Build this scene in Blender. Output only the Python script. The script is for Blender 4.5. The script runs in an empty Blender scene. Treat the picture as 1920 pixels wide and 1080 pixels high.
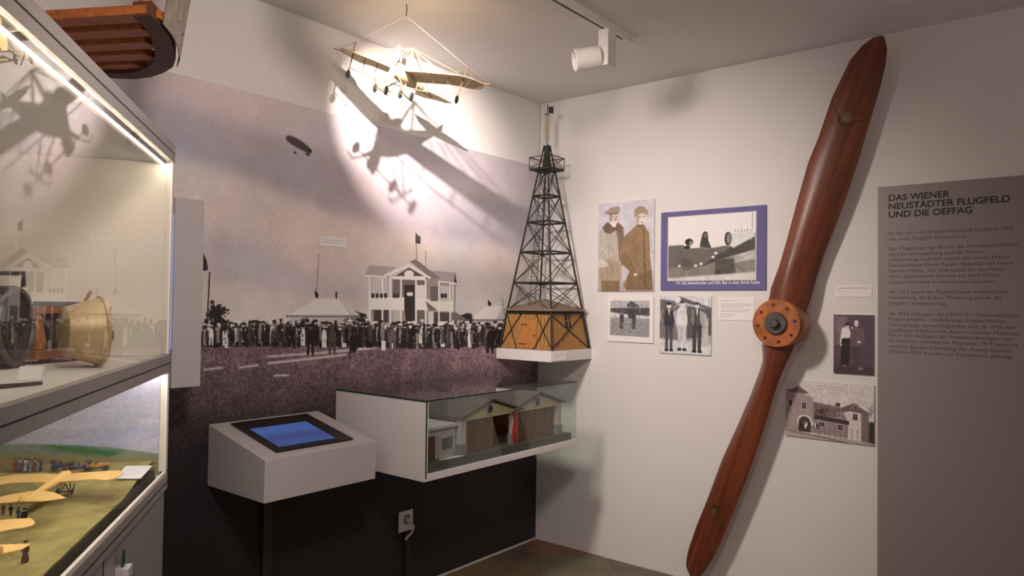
import bpy, math, random
import numpy as np
from mathutils import Vector, Matrix
random.seed(7); rng = np.random.default_rng(7)
scene = bpy.context.scene
COL = scene.collection

# ---------------------------------------------------------------- camera
CAM = np.array([-3.7019, -2.7860, 1.4676]); FPX = 1367.93
YAW, PITCH, ROLL = 0.681424, 0.0233403, 0.0132789
def cam_axes():
    f = np.array([math.cos(YAW)*math.cos(PITCH), math.sin(YAW)*math.cos(PITCH), math.sin(PITCH)])
    r = np.array([math.sin(YAW), -math.cos(YAW), 0.0]); u = np.cross(r, f)
    c, s = math.cos(ROLL), math.sin(ROLL)
    return c*r + s*u, -s*r + c*u, f
AR, AU, AF = cam_axes()
cd = bpy.data.cameras.new('camera'); cam = bpy.data.objects.new('camera', cd); COL.objects.link(cam)
cd.sensor_fit = 'HORIZONTAL'; cd.sensor_width = 36.0; cd.lens = FPX/1920*36; cd.clip_start = 0.02
cam.matrix_world = Matrix(((AR[0], AU[0], -AF[0], CAM[0]), (AR[1], AU[1], -AF[1], CAM[1]), (AR[2], AU[2], -AF[2], CAM[2]), (0, 0, 0, 1)))
scene.camera = cam

# ---------------------------------------------------------------- world, exposure
vs = scene.view_settings
scene.display_settings.display_device = 'sRGB'
vs.view_transform = 'Standard'; vs.look = 'None'; vs.exposure = 0.0; vs.gamma = 1.0; vs.use_curve_mapping = False
wd = bpy.data.worlds.new('world'); scene.world = wd; wd.use_nodes = True
bg = wd.node_tree.nodes['Background']; bg.inputs[0].default_value = (1.0, 0.76, 0.67, 1); bg.inputs[1].default_value = 0.30

def aim(loc, target):
    return (Vector(target)-Vector(loc)).to_track_quat('-Z', 'Y')
def spot_lamp(name, loc, target, power, angle, blend, radius, color=(1, 0.825, 0.745)):
    l = bpy.data.lights.new(name, 'SPOT'); l.energy = power; l.spot_size = math.radians(angle); l.spot_blend = blend
    l.shadow_soft_size = radius; l.color = color
    o = bpy.data.objects.new(name, l); COL.objects.link(o); o.location = loc
    o.rotation_mode = 'QUATERNION'; o.rotation_quaternion = aim(loc, target); return o
TRACK_Y = -1.045; FILL_TRACK_Y = -2.55; H_LAMP = 2.60
SPOTS = [  # lamp on a ceiling track, target, power, cone, blend, radius
    ((-2.10, TRACK_Y, H_LAMP+.03), (-1.40, -0.30, 2.42), 250, 46, 0.85, 0.010),      # the model aeroplane
    ((-2.42, TRACK_Y, H_LAMP), (0.0, -0.80, 1.30), 162, 86, 1.0, 0.13),              # pictures on the right wall
    ((-3.25, FILL_TRACK_Y, H_LAMP), (-1.7, 0.0, 1.50), 102, 100, 1.0, 0.16),             # unseen wide fill added for the mural and desks
]
for i, (l, t, pw, an, bl, rd) in enumerate(SPOTS):
    d = (Vector(t)-Vector(l)).normalized()
    spot_lamp('track_spot_light', Vector(l)+d*0.16, t, pw, an, bl, rd)

# ---------------------------------------------------------------- helpers
def ray(px, py): return AF + (px-960)/FPX*AR - (py-540)/FPX*AU
def hit(px, py, axis, val):
    d = ray(px, py); return CAM + d*(val-CAM[axis])/d[axis]
def onmural(px, py): return hit(px, py, 1, 0.0)
def onright(px, py): return hit(px, py, 0, 0.0)

MATS = {}
def mat(name, color, rough=0.6, metal=0.0, var=0.06, scale=8.0, bump=0.0, bscale=60.0, spec=0.5, stretch=None, emit=0.0, ecol=None):
    if name in MATS: return MATS[name]
    m = bpy.data.materials.new(name); m.use_nodes = True; nt = m.node_tree; b = nt.nodes['Principled BSDF']
    b.inputs['Roughness'].default_value = rough; b.inputs['Metallic'].default_value = metal
    b.inputs['Specular IOR Level'].default_value = spec
    tc = nt.nodes.new('ShaderNodeTexCoord'); mp = nt.nodes.new('ShaderNodeMapping')
    nt.links.new(tc.outputs['Object'], mp.inputs['Vector'])
    if stretch: mp.inputs['Scale'].default_value = stretch
    n = nt.nodes.new('ShaderNodeTexNoise'); n.inputs['Scale'].default_value = scale; n.inputs['Detail'].default_value = 5
    nt.links.new(mp.outputs[0], n.inputs['Vector'])
    r = nt.nodes.new('ShaderNodeValToRGB'); nt.links.new(n.outputs['Fac'], r.inputs[0])
    c = np.array(color[:3]); r.color_ramp.elements[0].position = 0.3; r.color_ramp.elements[1].position = 0.7
    r.color_ramp.elements[0].color = (*np.clip(c*(1-var), 0, 1), 1); r.color_ramp.elements[1].color = (*np.clip(c*(1+var), 0, 1), 1)
    nt.links.new(r.outputs[0], b.inputs['Base Color'])
    if bump:
        n2 = nt.nodes.new('ShaderNodeTexNoise'); n2.inputs['Scale'].default_value = bscale; n2.inputs['Detail'].default_value = 4
        nt.links.new(mp.outputs[0], n2.inputs['Vector'])
        bp = nt.nodes.new('ShaderNodeBump'); bp.inputs['Strength'].default_value = bump; bp.inputs['Distance'].default_value = 0.01
        nt.links.new(n2.outputs['Fac'], bp.inputs['Height']); nt.links.new(bp.outputs[0], b.inputs['Normal'])
    if emit:
        b.inputs['Emission Color'].default_value = (*(ecol or color), 1); b.inputs['Emission Strength'].default_value = emit
    MATS[name] = m; return m
def srgb(r, g, b):
    f = lambda c: (c/255/12.92) if c/255 <= 0.04045 else ((c/255+0.055)/1.055)**2.4
    return (f(r), f(g), f(b))
def glass_mat(name, tint=(0.97, 0.985, 0.975), ior=1.62):
    if name in MATS: return MATS[name]
    m = bpy.data.materials.new(name); m.use_nodes = True; nt = m.node_tree; nt.nodes.clear()
    out = nt.nodes.new('ShaderNodeOutputMaterial'); mx = nt.nodes.new('ShaderNodeMixShader')
    tr = nt.nodes.new('ShaderNodeBsdfTransparent'); gl = nt.nodes.new('ShaderNodeBsdfGlossy'); fr = nt.nodes.new('ShaderNodeFresnel')
    tr.inputs[0].default_value = (*tint, 1); gl.inputs[0].default_value = (1, 1, 1, 1); gl.inputs['Roughness'].default_value = 0.0
    fr.inputs['IOR'].default_value = ior
    ge = nt.nodes.new('ShaderNodeNewGeometry'); sb = nt.nodes.new('ShaderNodeMath'); sb.operation = 'SUBTRACT'; sb.inputs[0].default_value = 1.0
    ml = nt.nodes.new('ShaderNodeMath'); ml.operation = 'MULTIPLY'     # the pane reflects once, at the surface the light enters
    nt.links.new(ge.outputs['Backfacing'], sb.inputs[1]); nt.links.new(fr.outputs[0], ml.inputs[0]); nt.links.new(sb.outputs[0], ml.inputs[1])
    nt.links.new(ml.outputs[0], mx.inputs[0]); nt.links.new(tr.outputs[0], mx.inputs[1]); nt.links.new(gl.outputs[0], mx.inputs[2])
    nt.links.new(mx.outputs[0], out.inputs[0]); MATS[name] = m; return m

class MB:
    def __init__(s): s.v = []; s.f = []
    def add(s, vs_, fs_):
        o = len(s.v); s.v += [tuple(map(float, q)) for q in vs_]; s.f += [tuple(i+o for i in f) for f in fs_]; return s
    def box(s, lo, hi):
        (a, b, c), (d, e, f) = lo, hi
        return s.add([(a, b, c), (d, b, c), (d, e, c), (a, e, c), (a, b, f), (d, b, f), (d, e, f), (a, e, f)],
                     [(3, 2, 1, 0), (4, 5, 6, 7), (0, 1, 5, 4), (1, 2, 6, 5), (2, 3, 7, 6), (3, 0, 4, 7)])
    def hexa(s, b, t):      # two quads, bottom and top, counter-clockwise from above
        return s.add(list(b)+list(t), [(3, 2, 1, 0), (4, 5, 6, 7), (0, 1, 5, 4), (1, 2, 6, 5), (2, 3, 7, 6), (3, 0, 4, 7)])
    def tube(s, p0, p1, r, n=8, r1=None):
        p0, p1 = Vector(p0), Vector(p1); d = (p1-p0)
        if d.length < 1e-9: return s
        d.normalize(); a = d.orthogonal().normalized(); b = d.cross(a); r1 = r if r1 is None else r1
        vs_ = []
        for c, rr in ((p0, r), (p1, r1)):
            for i in range(n):
                t = 2*math.pi*i/n; vs_.append(c+(a*math.cos(t)+b*math.sin(t))*rr)
        fs_ = [(i, (i+1) % n, n+(i+1) % n, n+i) for i in range(n)]+[tuple(range(n-1, -1, -1)), tuple(range(n, 2*n))]
        return s.add(vs_, fs_)
    def path(s, pts, r, n=8):
        pts = [Vector(q) for q in pts]; vs_ = []; a = None
        for k, c in enumerate(pts):
            d = (pts[min(k+1, len(pts)-1)]-pts[max(k-1, 0)]).normalized()
            a = d.orthogonal().normalized() if a is None else (a-d*a.dot(d)).normalized(); b = d.cross(a)
            for i in range(n):
                t = 2*math.pi*i/n; vs_.append(c+(a*math.cos(t)+b*math.sin(t))*r)
        m = len(pts); fs_ = [(k*n+i, k*n+(i+1) % n, (k+1)*n+(i+1) % n, (k+1)*n+i) for k in range(m-1) for i in range(n)]
        fs_ += [tuple(range(n-1, -1, -1)), tuple(range((m-1)*n, m*n))]
        return s.add(vs_, fs_)
    def lathe(s, prof, o, ax, n=24, sx=1.0, sy=1.0):   # prof: (distance along axis, radius)
        o, ax = Vector(o), Vector(ax).normalized(); a = ax.orthogonal().normalized(); b = ax.cross(a); vs_ = []
        for h, r in prof:
            for i in range(n):
                t = 2*math.pi*i/n; vs_.append(o+ax*h+a*math.cos(t)*r*sx+b*math.sin(t)*r*sy)
        m = len(prof); fs_ = [(k*n+i, k*n+(i+1) % n, (k+1)*n+(i+1) % n, (k+1)*n+i) for k in range(m-1) for i in range(n)]
        if prof[0][1] > 1e-6: fs_.append(tuple(range(n-1, -1, -1)))
        if prof[-1][1] > 1e-6: fs_.append(tuple(range((m-1)*n, m*n)))
        return s.add(vs_, fs_)
    def prism(s, poly, off):    # polygon of 3D points extruded by off
        n = len(poly); off = Vector(off); q = [Vector(k) for k in poly]
        return s.add(q+[k+off for k in q], [tuple(range(n-1, -1, -1)), tuple(range(n, 2*n))]+[(i, (i+1) % n, n+(i+1) % n, n+i) for i in range(n)])
    def build(s, name, m, parent=None, smooth=False, bevel=0.0, origin=None, local=False):
        me = bpy.data.meshes.new(name); o = bpy.data.objects.new(name, me); COL.objects.link(o)
        if parent is not None and not local:
            inv = parent_world(parent).inverted(); vv = [tuple(inv @ Vector(q)) for q in s.v]
        elif parent is None and not local:
            a = np.array(s.v); c = np.array(origin) if origin is not None else np.array([(a[:, 0].min()+a[:, 0].max())/2, (a[:, 1].min()+a[:, 1].max())/2, a[:, 2].min()])
            vv = [tuple(q-c) for q in a]; o.location = c
        else: vv = s.v
        me.from_pydata(vv, [], s.f)
        import bmesh
        bm = bmesh.new(); bm.from_mesh(me); bmesh.ops.recalc_face_normals(bm, faces=bm.faces); bm.to_mesh(me); bm.free()
        if m is not None: me.materials.append(m)
        if smooth:
            for pl in me.polygons: pl.use_smooth = True
            md = o.modifiers.new('edge', 'EDGE_SPLIT'); md.split_angle = math.radians(38)
        if bevel:
            md = o.modifiers.new('bevel', 'BEVEL'); md.width = bevel; md.segments = 2; md.limit_method = 'ANGLE'
        if parent is not None: o.parent = parent
        return o
def parent_world(o):
    m = Matrix.LocRotScale(o.location, o.rotation_euler.to_quaternion() if o.rotation_mode != 'QUATERNION' else o.rotation_quaternion, o.scale)
    return (parent_world(o.parent) @ m) if o.parent else m
def thing(name, label, cat, loc=(0, 0, 0), rz=0.0, group=None):
    o = bpy.data.objects.new(name, None); COL.objects.link(o); o.location = loc; o.rotation_euler = (0, 0, rz)
    o.empty_display_size = 0.05; return tag(o, label, cat, group)
def tag(o, label, cat, group=None):
    o['label'] = label; o['category'] = cat
    if group: o['group'] = group
    return o
def struct(o, label=None):
    o['kind'] = 'structure'
    if label: o['label'] = label
    return o
def dup(root, loc=None, label=None, parent=None):
    r = root.copy(); COL.objects.link(r)
    if parent is not None: r.parent = parent
    if loc is not None: r.location = loc
    if label: r['label'] = label
    for ch in [c for c in bpy.data.objects if c.parent == root]:
        dup(ch, parent=r)
    return r

# ---------------------------------------------------------------- flat prints, painted in memory
def smooth_noise(h, w, cell):
    gh, gw = int(h/cell)+3, int(w/cell)+3; g = rng.random((gh, gw))
    y = np.arange(h)/cell; x = np.arange(w)/cell; y0 = y.astype(int); x0 = x.astype(int); fy = (y-y0)[:, None]; fx = (x-x0)[None, :]
    fy = fy*fy*(3-2*fy); fx = fx*fx*(3-2*fx)
    A = g[y0][:, x0]; B = g[y0][:, x0+1]; C = g[y0+1][:, x0]; D = g[y0+1][:, x0+1]
    return (A*(1-fx)+B*fx)*(1-fy)+(C*(1-fx)+D*fx)*fy
def box_blur(m, k):
    if k < 1: return m
    for ax in (0, 1):
        for _ in range(2):
            c = np.cumsum(np.pad(m, [(k+1, k) if a == ax else (0, 0) for a in (0, 1)], mode='edge'), axis=ax)
            m = (np.take(c, range(2*k+1, c.shape[ax]), ax)-np.take(c, range(0, c.shape[ax]-2*k-1), ax))/(2*k+1)
    return m
class Pic:
    def __init__(s, w, h, col, mapping):
        s.w, s.h, s.map = w, h, mapping; s.a = np.ones((h, w, 3))*np.array(col, float)
    def poly(s, pts, col, soft=0, alpha=1.0):
        q = np.array([s.map(*k) for k in pts]); pad = 3*soft+2
        x0, x1 = int(max(0, q[:, 0].min()-pad)), int(min(s.w, q[:, 0].max()+pad+1)); y0, y1 = int(max(0, q[:, 1].min()-pad)), int(min(s.h, q[:, 1].max()+pad+1))
        if x1 <= x0 or y1 <= y0: return s
        cov = np.zeros((y1-y0, x1-x0))
        for sx in (.25, .75):
            for sy in (.25, .75):
                X = np.arange(x0, x1)[None, :]+sx; Y = np.arange(y0, y1)[:, None]+sy; ins = np.zeros(cov.shape, bool)
                for i in range(len(q)):
                    (ax, ay), (bx, by) = q[i], q[i-1]
                    if ay == by: continue
                    ins ^= ((ay > Y) != (by > Y)) & (X < (bx-ax)*(Y-ay)/(by-ay)+ax)
                cov += ins*.25
        cov = box_blur(cov, soft)*alpha
        s.a[y0:y1, x0:x1] = s.a[y0:y1, x0:x1]*(1-cov[..., None])+np.array(col, float)*cov[..., None]; return s
    def ell(s, cx, cy, rx, ry, col, soft=0, alpha=1.0, rot=0.0, n=18):
        c, d = math.cos(rot), math.sin(rot)
        return s.poly([(cx+rx*math.cos(t)*c-ry*math.sin(t)*d, cy+rx*math.cos(t)*d+ry*math.sin(t)*c) for t in [2*math.pi*i/n for i in range(n)]], col, soft, alpha)
    def line(s, p0, p1, w, col, soft=0, alpha=1.0):
        d = np.array(p1, float)-np.array(p0); l = np.hypot(*d) or 1; n = np.array([-d[1], d[0]])/l*w/2; p0, p1 = np.array(p0), np.array(p1)
        return s.poly([p0+n, p1+n, p1-n, p0-n], col, soft, alpha)
    def tones(s, x0, y0, x1, y1, n, length, dark, light, slant=.3, soft=2, alpha=.35):   # random soft strokes: folds, struts, foliage
        for _ in range(n):
            x, y = random.uniform(x0, x1), random.uniform(y0, y1); a = math.pi/2+random.gauss(0, slant); l = length*random.uniform(.5, 1.2)
            s.line((x, y), (x+l*math.cos(a), y+l*math.sin(a)), random.uniform(2, 6), dark if random.random() < .6 else light, soft, alpha)
        return s
    def grain(s, cell, amp):
        s.a *= 1+amp*(smooth_noise(s.h, s.w, cell)[..., None]-.5)*2; return s
    def image(s, name, white=(178, 160, 150), albedo=0.8):
        lin = lambda c: np.where(c <= .04045, c/12.92, ((np.maximum(c, 0)+.055)/1.055)**2.4)
        a = lin(np.clip(s.a/255, 0, 1))/lin(np.array(white)/255)*albedo; a = np.clip(a, 0, .9)
        a = np.where(a <= .0031308, a*12.92, 1.055*a**(1/2.4)-.055)
        im = bpy.data.images.new(name, s.w, s.h); buf = np.ones((s.h, s.w, 4), np.float32); buf[..., :3] = a[::-1]
        im.pixels.foreach_set(buf.ravel()); im.update(); im.pack(); return im
def print_mat(name, im, rough=0.5, spec=0.3):
    m = bpy.data.materials.new(name); m.use_nodes = True; nt = m.node_tree; b = nt.nodes['Principled BSDF']
    t = nt.nodes.new('ShaderNodeTexImage'); t.image = im; uv = nt.nodes.new('ShaderNodeUVMap'); uv.uv_map = 'UVMap'
    nt.links.new(uv.outputs[0], t.inputs[0]); nt.links.new(t.outputs[0], b.inputs['Base Color'])
    b.inputs['Roughness'].default_value = rough; b.inputs['Specular IOR Level'].default_value = spec; return m
def board(name, side, a0, a1, z0, z1, t, edge_mat, front_mat, parent=None, off=0.0):
    """thin board on the right wall (side 'x', a = y from left to right) or on the mural wall (side 'y', a = x)"""
    if side == 'x': c = [(-off, a0, z0), (-off, a1, z0), (-off, a1, z1), (-off, a0, z1)]; d = (-t, 0, 0)
    else: c = [(a0, -off, z0), (a1, -off, z0), (a1, -off, z1), (a0, -off, z1)]; d = (0, -t, 0)
    mb = MB(); fr = [tuple(np.array(k)+np.array(d)) for k in c]
    mb.add(c+fr, [(4, 5, 6, 7), (3, 2, 1, 0), (0, 1, 5, 4), (1, 2, 6, 5), (2, 3, 7, 6), (3, 0, 4, 7)])
    o = mb.build(name, edge_mat, parent); me = o.data; me.materials.append(front_mat); uv = me.uv_layers.new(name='UVMap')
    inv = {4: (0, 0), 5: (1, 0), 6: (1, 1), 7: (0, 1)}
    for pl in me.polygons:
        if set(pl.vertices) == {4, 5, 6, 7}:
            pl.material_index = 1
            for li in pl.loop_indices: uv.data[li].uv = inv[me.loops[li].vertex_index]
    return o
def text_mesh(name, body, m, parent, origin, right, up, height, width=None, thick=0.0006, bold=0.0):
    cu = bpy.data.curves.new(name, 'FONT'); cu.body = body; cu.size = 1.0; cu.extrude = 0; cu.offset = bold
    ob = bpy.data.objects.new(name, cu); COL.objects.link(ob); dg = bpy.context.evaluated_depsgraph_get(); dg.update()
    me = bpy.data.meshes.new_from_object(ob.evaluated_get(dg)); bpy.data.objects.remove(ob)
    v = np.array([q.co[:] for q in me.vertices]); x0, x1 = v[:, 0].min(), v[:, 0].max()
    sx = height if width is None else width/(x1-x0)
    right, up = np.array(right, float), np.array(up, float); nrm = np.cross(right, up)
    w = np.array(origin)+np.outer((v[:, 0]-x0)*sx, right)+np.outer(v[:, 1]*height, up)+nrm*thick
    inv = parent_world(parent).inverted()
    for q, c in zip(me.vertices, w): q.co = inv @ Vector(c)
    me.materials.clear(); me.materials.append(m); o = bpy.data.objects.new(name, me); COL.objects.link(o); o.parent = parent; return o

# ---------------------------------------------------------------- materials
M_white = mat('white plaster', (0.80, 0.80, 0.79), 0.9, var=0.012, scale=2.5, bump=0.12, bscale=14, spec=0.15)
M_ceil = mat('ceiling plaster', (0.74, 0.73, 0.71), 0.95, var=0.02, scale=1.5, bump=0.08, bscale=10, spec=0.1)
M_lacq = mat('white lacquer', (0.74, 0.73, 0.72), 0.5, var=0.01, spec=0.3)
M_greylacq = mat('grey lacquer', (0.50, 0.49, 0.49), 0.45, var=0.015, spec=0.35)
M_alu = mat('grey aluminium paint', (0.34, 0.33, 0.335), 0.38, var=0.02, spec=0.5)
M_cream = mat('cream cabinet lining', (0.80, 0.77, 0.71), 0.7, var=0.01, spec=0.2)
M_black = mat('matt black', (0.012, 0.012, 0.012), 0.55, var=0.2)
M_gloss = mat('black plastic', (0.010, 0.009, 0.010), 0.25, var=0.1)
M_iron = mat('dark green black paint', (0.020, 0.023, 0.018), 0.6, var=0.25, scale=30)
M_ochre = mat('ochre stained boards', srgb(166, 122, 66), 0.6, var=0.22, scale=10, stretch=(14, 14, 1.2))
M_ochre2 = mat('orange stained door', srgb(176, 118, 56), 0.55, var=0.2, scale=10, stretch=(14, 14, 1.2))
M_roof = mat('grey brown roof sheet', srgb(128, 112, 98), 0.8, var=0.12, scale=20)
M_paper = mat('white paper', (0.80, 0.79, 0.80), 0.8, var=0.01)
M_green_glass = mat('green glass edge', (0.015, 0.035, 0.028), 0.15, var=0.1)
GLASS = glass_mat('clear glass'); GLASS2 = glass_mat('greenish glass', (0.90, 0.945, 0.92))

# ---------------------------------------------------------------- room shell
H = 2.75
def shell(name, lo, hi, m): return struct(MB().box(lo, hi).build(name, m))
shell('wall_left', (-4.7, 0.004, -0.05), (0.12, 0.14, H+0.1), M_white)
shell('wall_right', (0.0, -4.2, -0.05), (0.12, 0.0, H+0.1), M_white)
shell('ceiling', (-4.7, -4.2, H), (0.12, 0.14, H+0.1), M_ceil)
M_grout = mat('sandy grout', srgb(150, 130, 108), 0.9, var=0.1, scale=30)
floor = shell('floor', (-4.7, -4.2, -0.06), (0.12, 0.14, -0.006), M_grout)
tilemats = [mat('stone tile %d' % i, srgb(*c), 0.55, var=0.22, scale=5, bump=0.15, bscale=25) for i, c in enumerate([(122, 102, 84), (110, 104, 92), (128, 112, 84), (104, 94, 86), (132, 98, 78), (116, 112, 90)])]
def clip_poly(poly, axis, lim, keep_less):
    out = []
    for i in range(len(poly)):
        a, b = poly[i-1], poly[i]; ia = (a[axis] <= lim) == keep_less; ib = (b[axis] <= lim) == keep_less
        if ia != ib:
            t = (lim-a[axis])/(b[axis]-a[axis]); out.append(tuple(a[k]+t*(b[k]-a[k]) for k in (0, 1)))
        if ib: out.append(b)
    return out
for i in range(-8, 9):
    for j in range(-1, 14):
        g = 0.008; s0, s1 = -0.088+0.601*i+g, -0.088+0.601*(i+1)-g; q0, q1 = -0.495-0.601*j-g, -0.495-0.601*(j-1)+g
        q0, q1 = min(q0, q1)+0, max(q0, q1)-2*g
        poly = [((s+q)/2, (q-s)/2) for s, q in ((s0, q0), (s1, q0), (s1, q1), (s0, q1))]
        for ax, lim, less in ((0, -0.004, True), (0, -4.6, False), (1, -0.012, True), (1, -4.1, False)):
            if poly: poly = clip_poly(poly, ax, lim, less)
        if len(poly) < 3: continue
        MB().prism([(a, b, -0.012) for a, b in poly], (0, 0, 0.012+random.uniform(-.001, .001))).build('floor_tile', random.choice(tilemats), floor)

# ---------------------------------------------------------------- photo mural
MX0, MX1, MZ1 = -4.6, -0.004, 2.344; MW, MH = 2300, 1172
def mural_map(px, py):
    q = onmural(px, py); return ((q[0]-MX0)/(MX1-MX0)*MW, (MZ1-q[2])/MZ1*MH)
def mural_map_xz(x, z): return ((x-MX0)/(MX1-MX0)*MW, (MZ1-z)/MZ1*MH)
P = Pic(MW, MH, (158, 134, 134), mural_map)
zz = np.linspace(MZ1, 0, MH)[:, None]
hor = 1.315   # height of the field's far edge on the wall
sky = np.ones((MH, MW, 3))*np.array([160, 137, 137.])
sky += ((zz-1.9)*8)[..., None]*np.array([-1, -1, -.4])
P.a[:] = sky
P.poly([(150, 150), (300, 176), (520, 240), (720, 318), (1010, 420), (1010, 300), (800, 262), (560, 236), (330, 160)], (152, 130, 133), 22, .6)
P.poly([(150, 196), (330, 196), (520, 256), (760, 340), (1010, 392), (1010, 470), (760, 440), (600, 392), (470, 340), (330, 292), (150, 250)], (134, 115, 121), 16, .9)
P.poly([(150, 270), (330, 302), (480, 352), (620, 410), (760, 452), (1010, 480), (1010, 520), (700, 500), (500, 450), (330, 400), (150, 360)], (172, 146, 140), 18, .75)
P.poly([(385, 440), (470, 462), (600, 520), (720, 545), (700, 580), (560, 560), (385, 520)], (146, 128, 132), 14, .6)
P.poly([(385, 540), (600, 560), (1000, 560), (1000, 620), (385, 620)], (166, 146, 144), 14, .6)
P.a += (smooth_noise(MH, MW, 160)[..., None]-.5)*np.array([16, 4, -4.])
P.grain(120, .05).grain(30, .02).grain(4, .025)
# field
gy = [(1.325, (88, 65, 70)), (1.22, (93, 69, 74)), (1.10, (80, 58, 62)), (0.98, (54, 39, 42)), (0.85, (36, 26, 28)), (0.65, (27, 21, 22)), (0.3, (27, 22, 22)), (0.0, (30, 25, 25))]
fz = np.array([g[0] for g in gy])[::-1]; grd = np.stack([np.interp(zz[:, 0], fz, np.array([g[1][k] for g in gy])[::-1]) for k in range(3)], -1)
fm = np.clip((hor-zz)*400, 0, 1)[..., None]
grass = grd[:, None, :]*np.ones((1, MW, 1))
xx = np.linspace(MX0, MX1, MW)[None, :, None]
grass *= 1+0.22*np.clip((xx+1.6)/1.6, -1, 1)
for cell, amp in ((2, .30), (5, .16), (16, .08), (60, .10)): grass *= 1+amp*(smooth_noise(MH, MW, cell)[..., None]-.5)*2*np.clip((zz-.55)*2.2, .25, 1)[..., None]
P.a = P.a*(1-fm)+grass*fm
for a, b, w in (((380, 696), (417, 692), 4), ((446, 692), (484, 687), 4), ((500, 684), (650, 667), 4.5), ((500, 671), (600, 664), 4), ((600, 664), (700, 654), 5), ((512, 707), (541, 706), 4), ((672, 656), (716, 651), 6)):
    P.line(a, b, w, (172, 150, 148), 1, .85)
dk, lt, md = (30, 22, 24), (186, 166, 160), (110, 92, 92)
# trees behind the crowd
for cx, cy, r, n in ((405, 590, 20, 60), (400, 608, 24, 50), (655, 604, 20, 50), (676, 606, 16, 40), (848, 606, 26, 40), (875, 598, 10, 18)):
    for _ in range(n):
        P.ell(cx+random.gauss(0, r*.4), cy+random.gauss(0, r*.5), random.uniform(1.5, 5), random.uniform(1.5, 5), (34, 27, 29), 0, .9)
        x_, y_ = cx+random.gauss(0, r*.4), cy+random.gauss(0, r*.5); P.line((x_, y_), (x_+random.uniform(-6, 6), y_-random.uniform(2, 8)), 1.6, (36, 28, 30))
# flag poles, flags
P.line((392, 512), (388, 600), 3, (60, 46, 46)); P.poly([(380, 476), (387, 492), (389, 508), (380, 510)], (34, 28, 36))
for a, b in (((597, 478), (592, 552)), ((630, 548), (630, 566)), ((779, 436), (780, 490)), ((797, 472), (797, 505)), ((914, 563), (917, 578)), ((941, 560), (943, 578))): P.line(a, b, 1.2, (96, 78, 78))
P.poly([(589, 546), (596, 552), (595, 563), (590, 558)], dk); P.poly([(628, 548), (631, 550), (631, 563), (628, 560)], dk)
P.poly([(778, 438), (788, 446), (787, 459), (778, 457)], (62, 50, 54)); P.poly([(914, 563), (920, 570), (919, 576), (914, 573)], dk)
# tents
def tent(x0, x1, xt0, xt1, yt, ye, yb):
    P.poly([(x0+4, ye), (x1-4, ye), (x1-6, yb), (x0+6, yb)], (150, 130, 130), 0, .55)
    P.poly([(x0, ye), (xt0-18, yt+13), (xt0, yt), (xt1, yt), (xt1+22, yt+12), (x1, ye)], (190, 168, 164), 1)
    P.poly([(xt1, yt), (xt1+22, yt+12), (x1, ye), (x1-18, ye)], (150, 132, 132), 1, .7)
    n = int((x1-x0)/6)
    for i in range(n): P.ell(x0+(i+.5)*(x1-x0)/n, ye, 3, 2.4, (92, 76, 76), 0, .9)
tent(535, 674, 590, 634, 562, 595, 616); tent(884, 946, 912, 940, 576, 602, 616)
for x in (542, 562, 655): P.line((x, 596), (x, 625), 2, (176, 158, 154))
P.poly([(562, 600), (578, 598), (578, 618), (562, 618)], (52, 42, 42), 1, .8)
# pavilion
wl = (194, 172, 164)
P.poly([(692, 518), (854, 522), (852, 612), (696, 612)], (120, 100, 98))
P.poly([(694, 521), (735, 521), (735, 562), (694, 562)], (150, 130, 130)); P.poly([(735, 518), (797, 518), (797, 562), (735, 562)], (92, 74, 74))
P.poly([(690, 560), (797, 558), (797, 584), (690, 582)], wl); P.poly([(797, 562), (848, 566), (848, 586), (797, 584)], (172, 152, 146))
P.poly([(700, 583), (716, 583), (716, 612), (700, 612)], (54, 43, 44)); P.poly([(718, 583), (727, 583), (727, 606), (718, 606)], (60, 48, 50)); P.poly([(735, 583), (752, 583), (752, 612), (735, 612)], (150, 132, 128))
P.poly([(780, 583), (796, 583), (796, 612), (780, 612)], (88, 72, 70)); P.poly([(802, 586), (842, 588), (842, 614), (802, 612)], (62, 50, 50)); P.poly([(802, 586), (812, 586), (812, 612), (802, 612)], (166, 146, 140))
P.poly([(776, 536), (797, 536), (797, 560), (776, 560)], (176, 156, 150)); P.poly([(757, 536), (777, 536), (777, 616), (762, 616), (757, 580)], (44, 34, 36))
P.poly([(806, 538), (822, 538), (822, 566), (806, 566)], (84, 70, 70)); P.poly([(824, 536), (842, 538), (842, 566), (824, 566)], (150, 134, 132))
for x in (692, 716, 731, 751, 779, 797): P.line((x, 516), (x, 616), 3.4, wl)
for x in (822, 843, 848): P.line((x, 528), (x, 614), 2.8, (178, 158, 152))
for x in (700, 705, 710, 722): P.line((x, 522), (x, 558), 1.2, (176, 156, 152))
for x in (698, 706, 714, 722, 738, 744, 828, 834): P.ell(x, 556, 3, 5, (48, 38, 40))
for x in (765, 770): P.ell(x, 553, 3.4, 4, (176, 156, 150))
P.poly([(683, 517), (692, 499), (742, 502), (722, 520)], (136, 114, 114)); P.poly([(808, 509), (852, 512), (855, 532), (822, 526)], (132, 110, 110))
P.poly([(768, 492), (778, 487), (826, 524), (806, 522)], (104, 84, 86)); P.poly([(852, 512), (856, 533), (850, 530)], (52, 42, 44))
P.poly([(732, 524), (766, 503), (800, 523), (797, 526)], (70, 56, 56)); P.poly([(734, 519), (797, 519), (797, 527), (734, 525)], wl); P.ell(766, 515, 9, 7, wl)
P.line((720, 518), (766, 499), 4, (202, 182, 172)); P.line((766, 499), (806, 523), 4, (202, 182, 172)); P.line((683, 518), (724, 521), 3, wl); P.line((822, 529), (855, 533), 2.5, wl)
P.poly([(797, 566), (820, 584), (802, 584)], (90, 74, 74)); P.poly([(846, 588), (852, 586), (880, 604), (846, 602)], (92, 74, 74))
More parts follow.
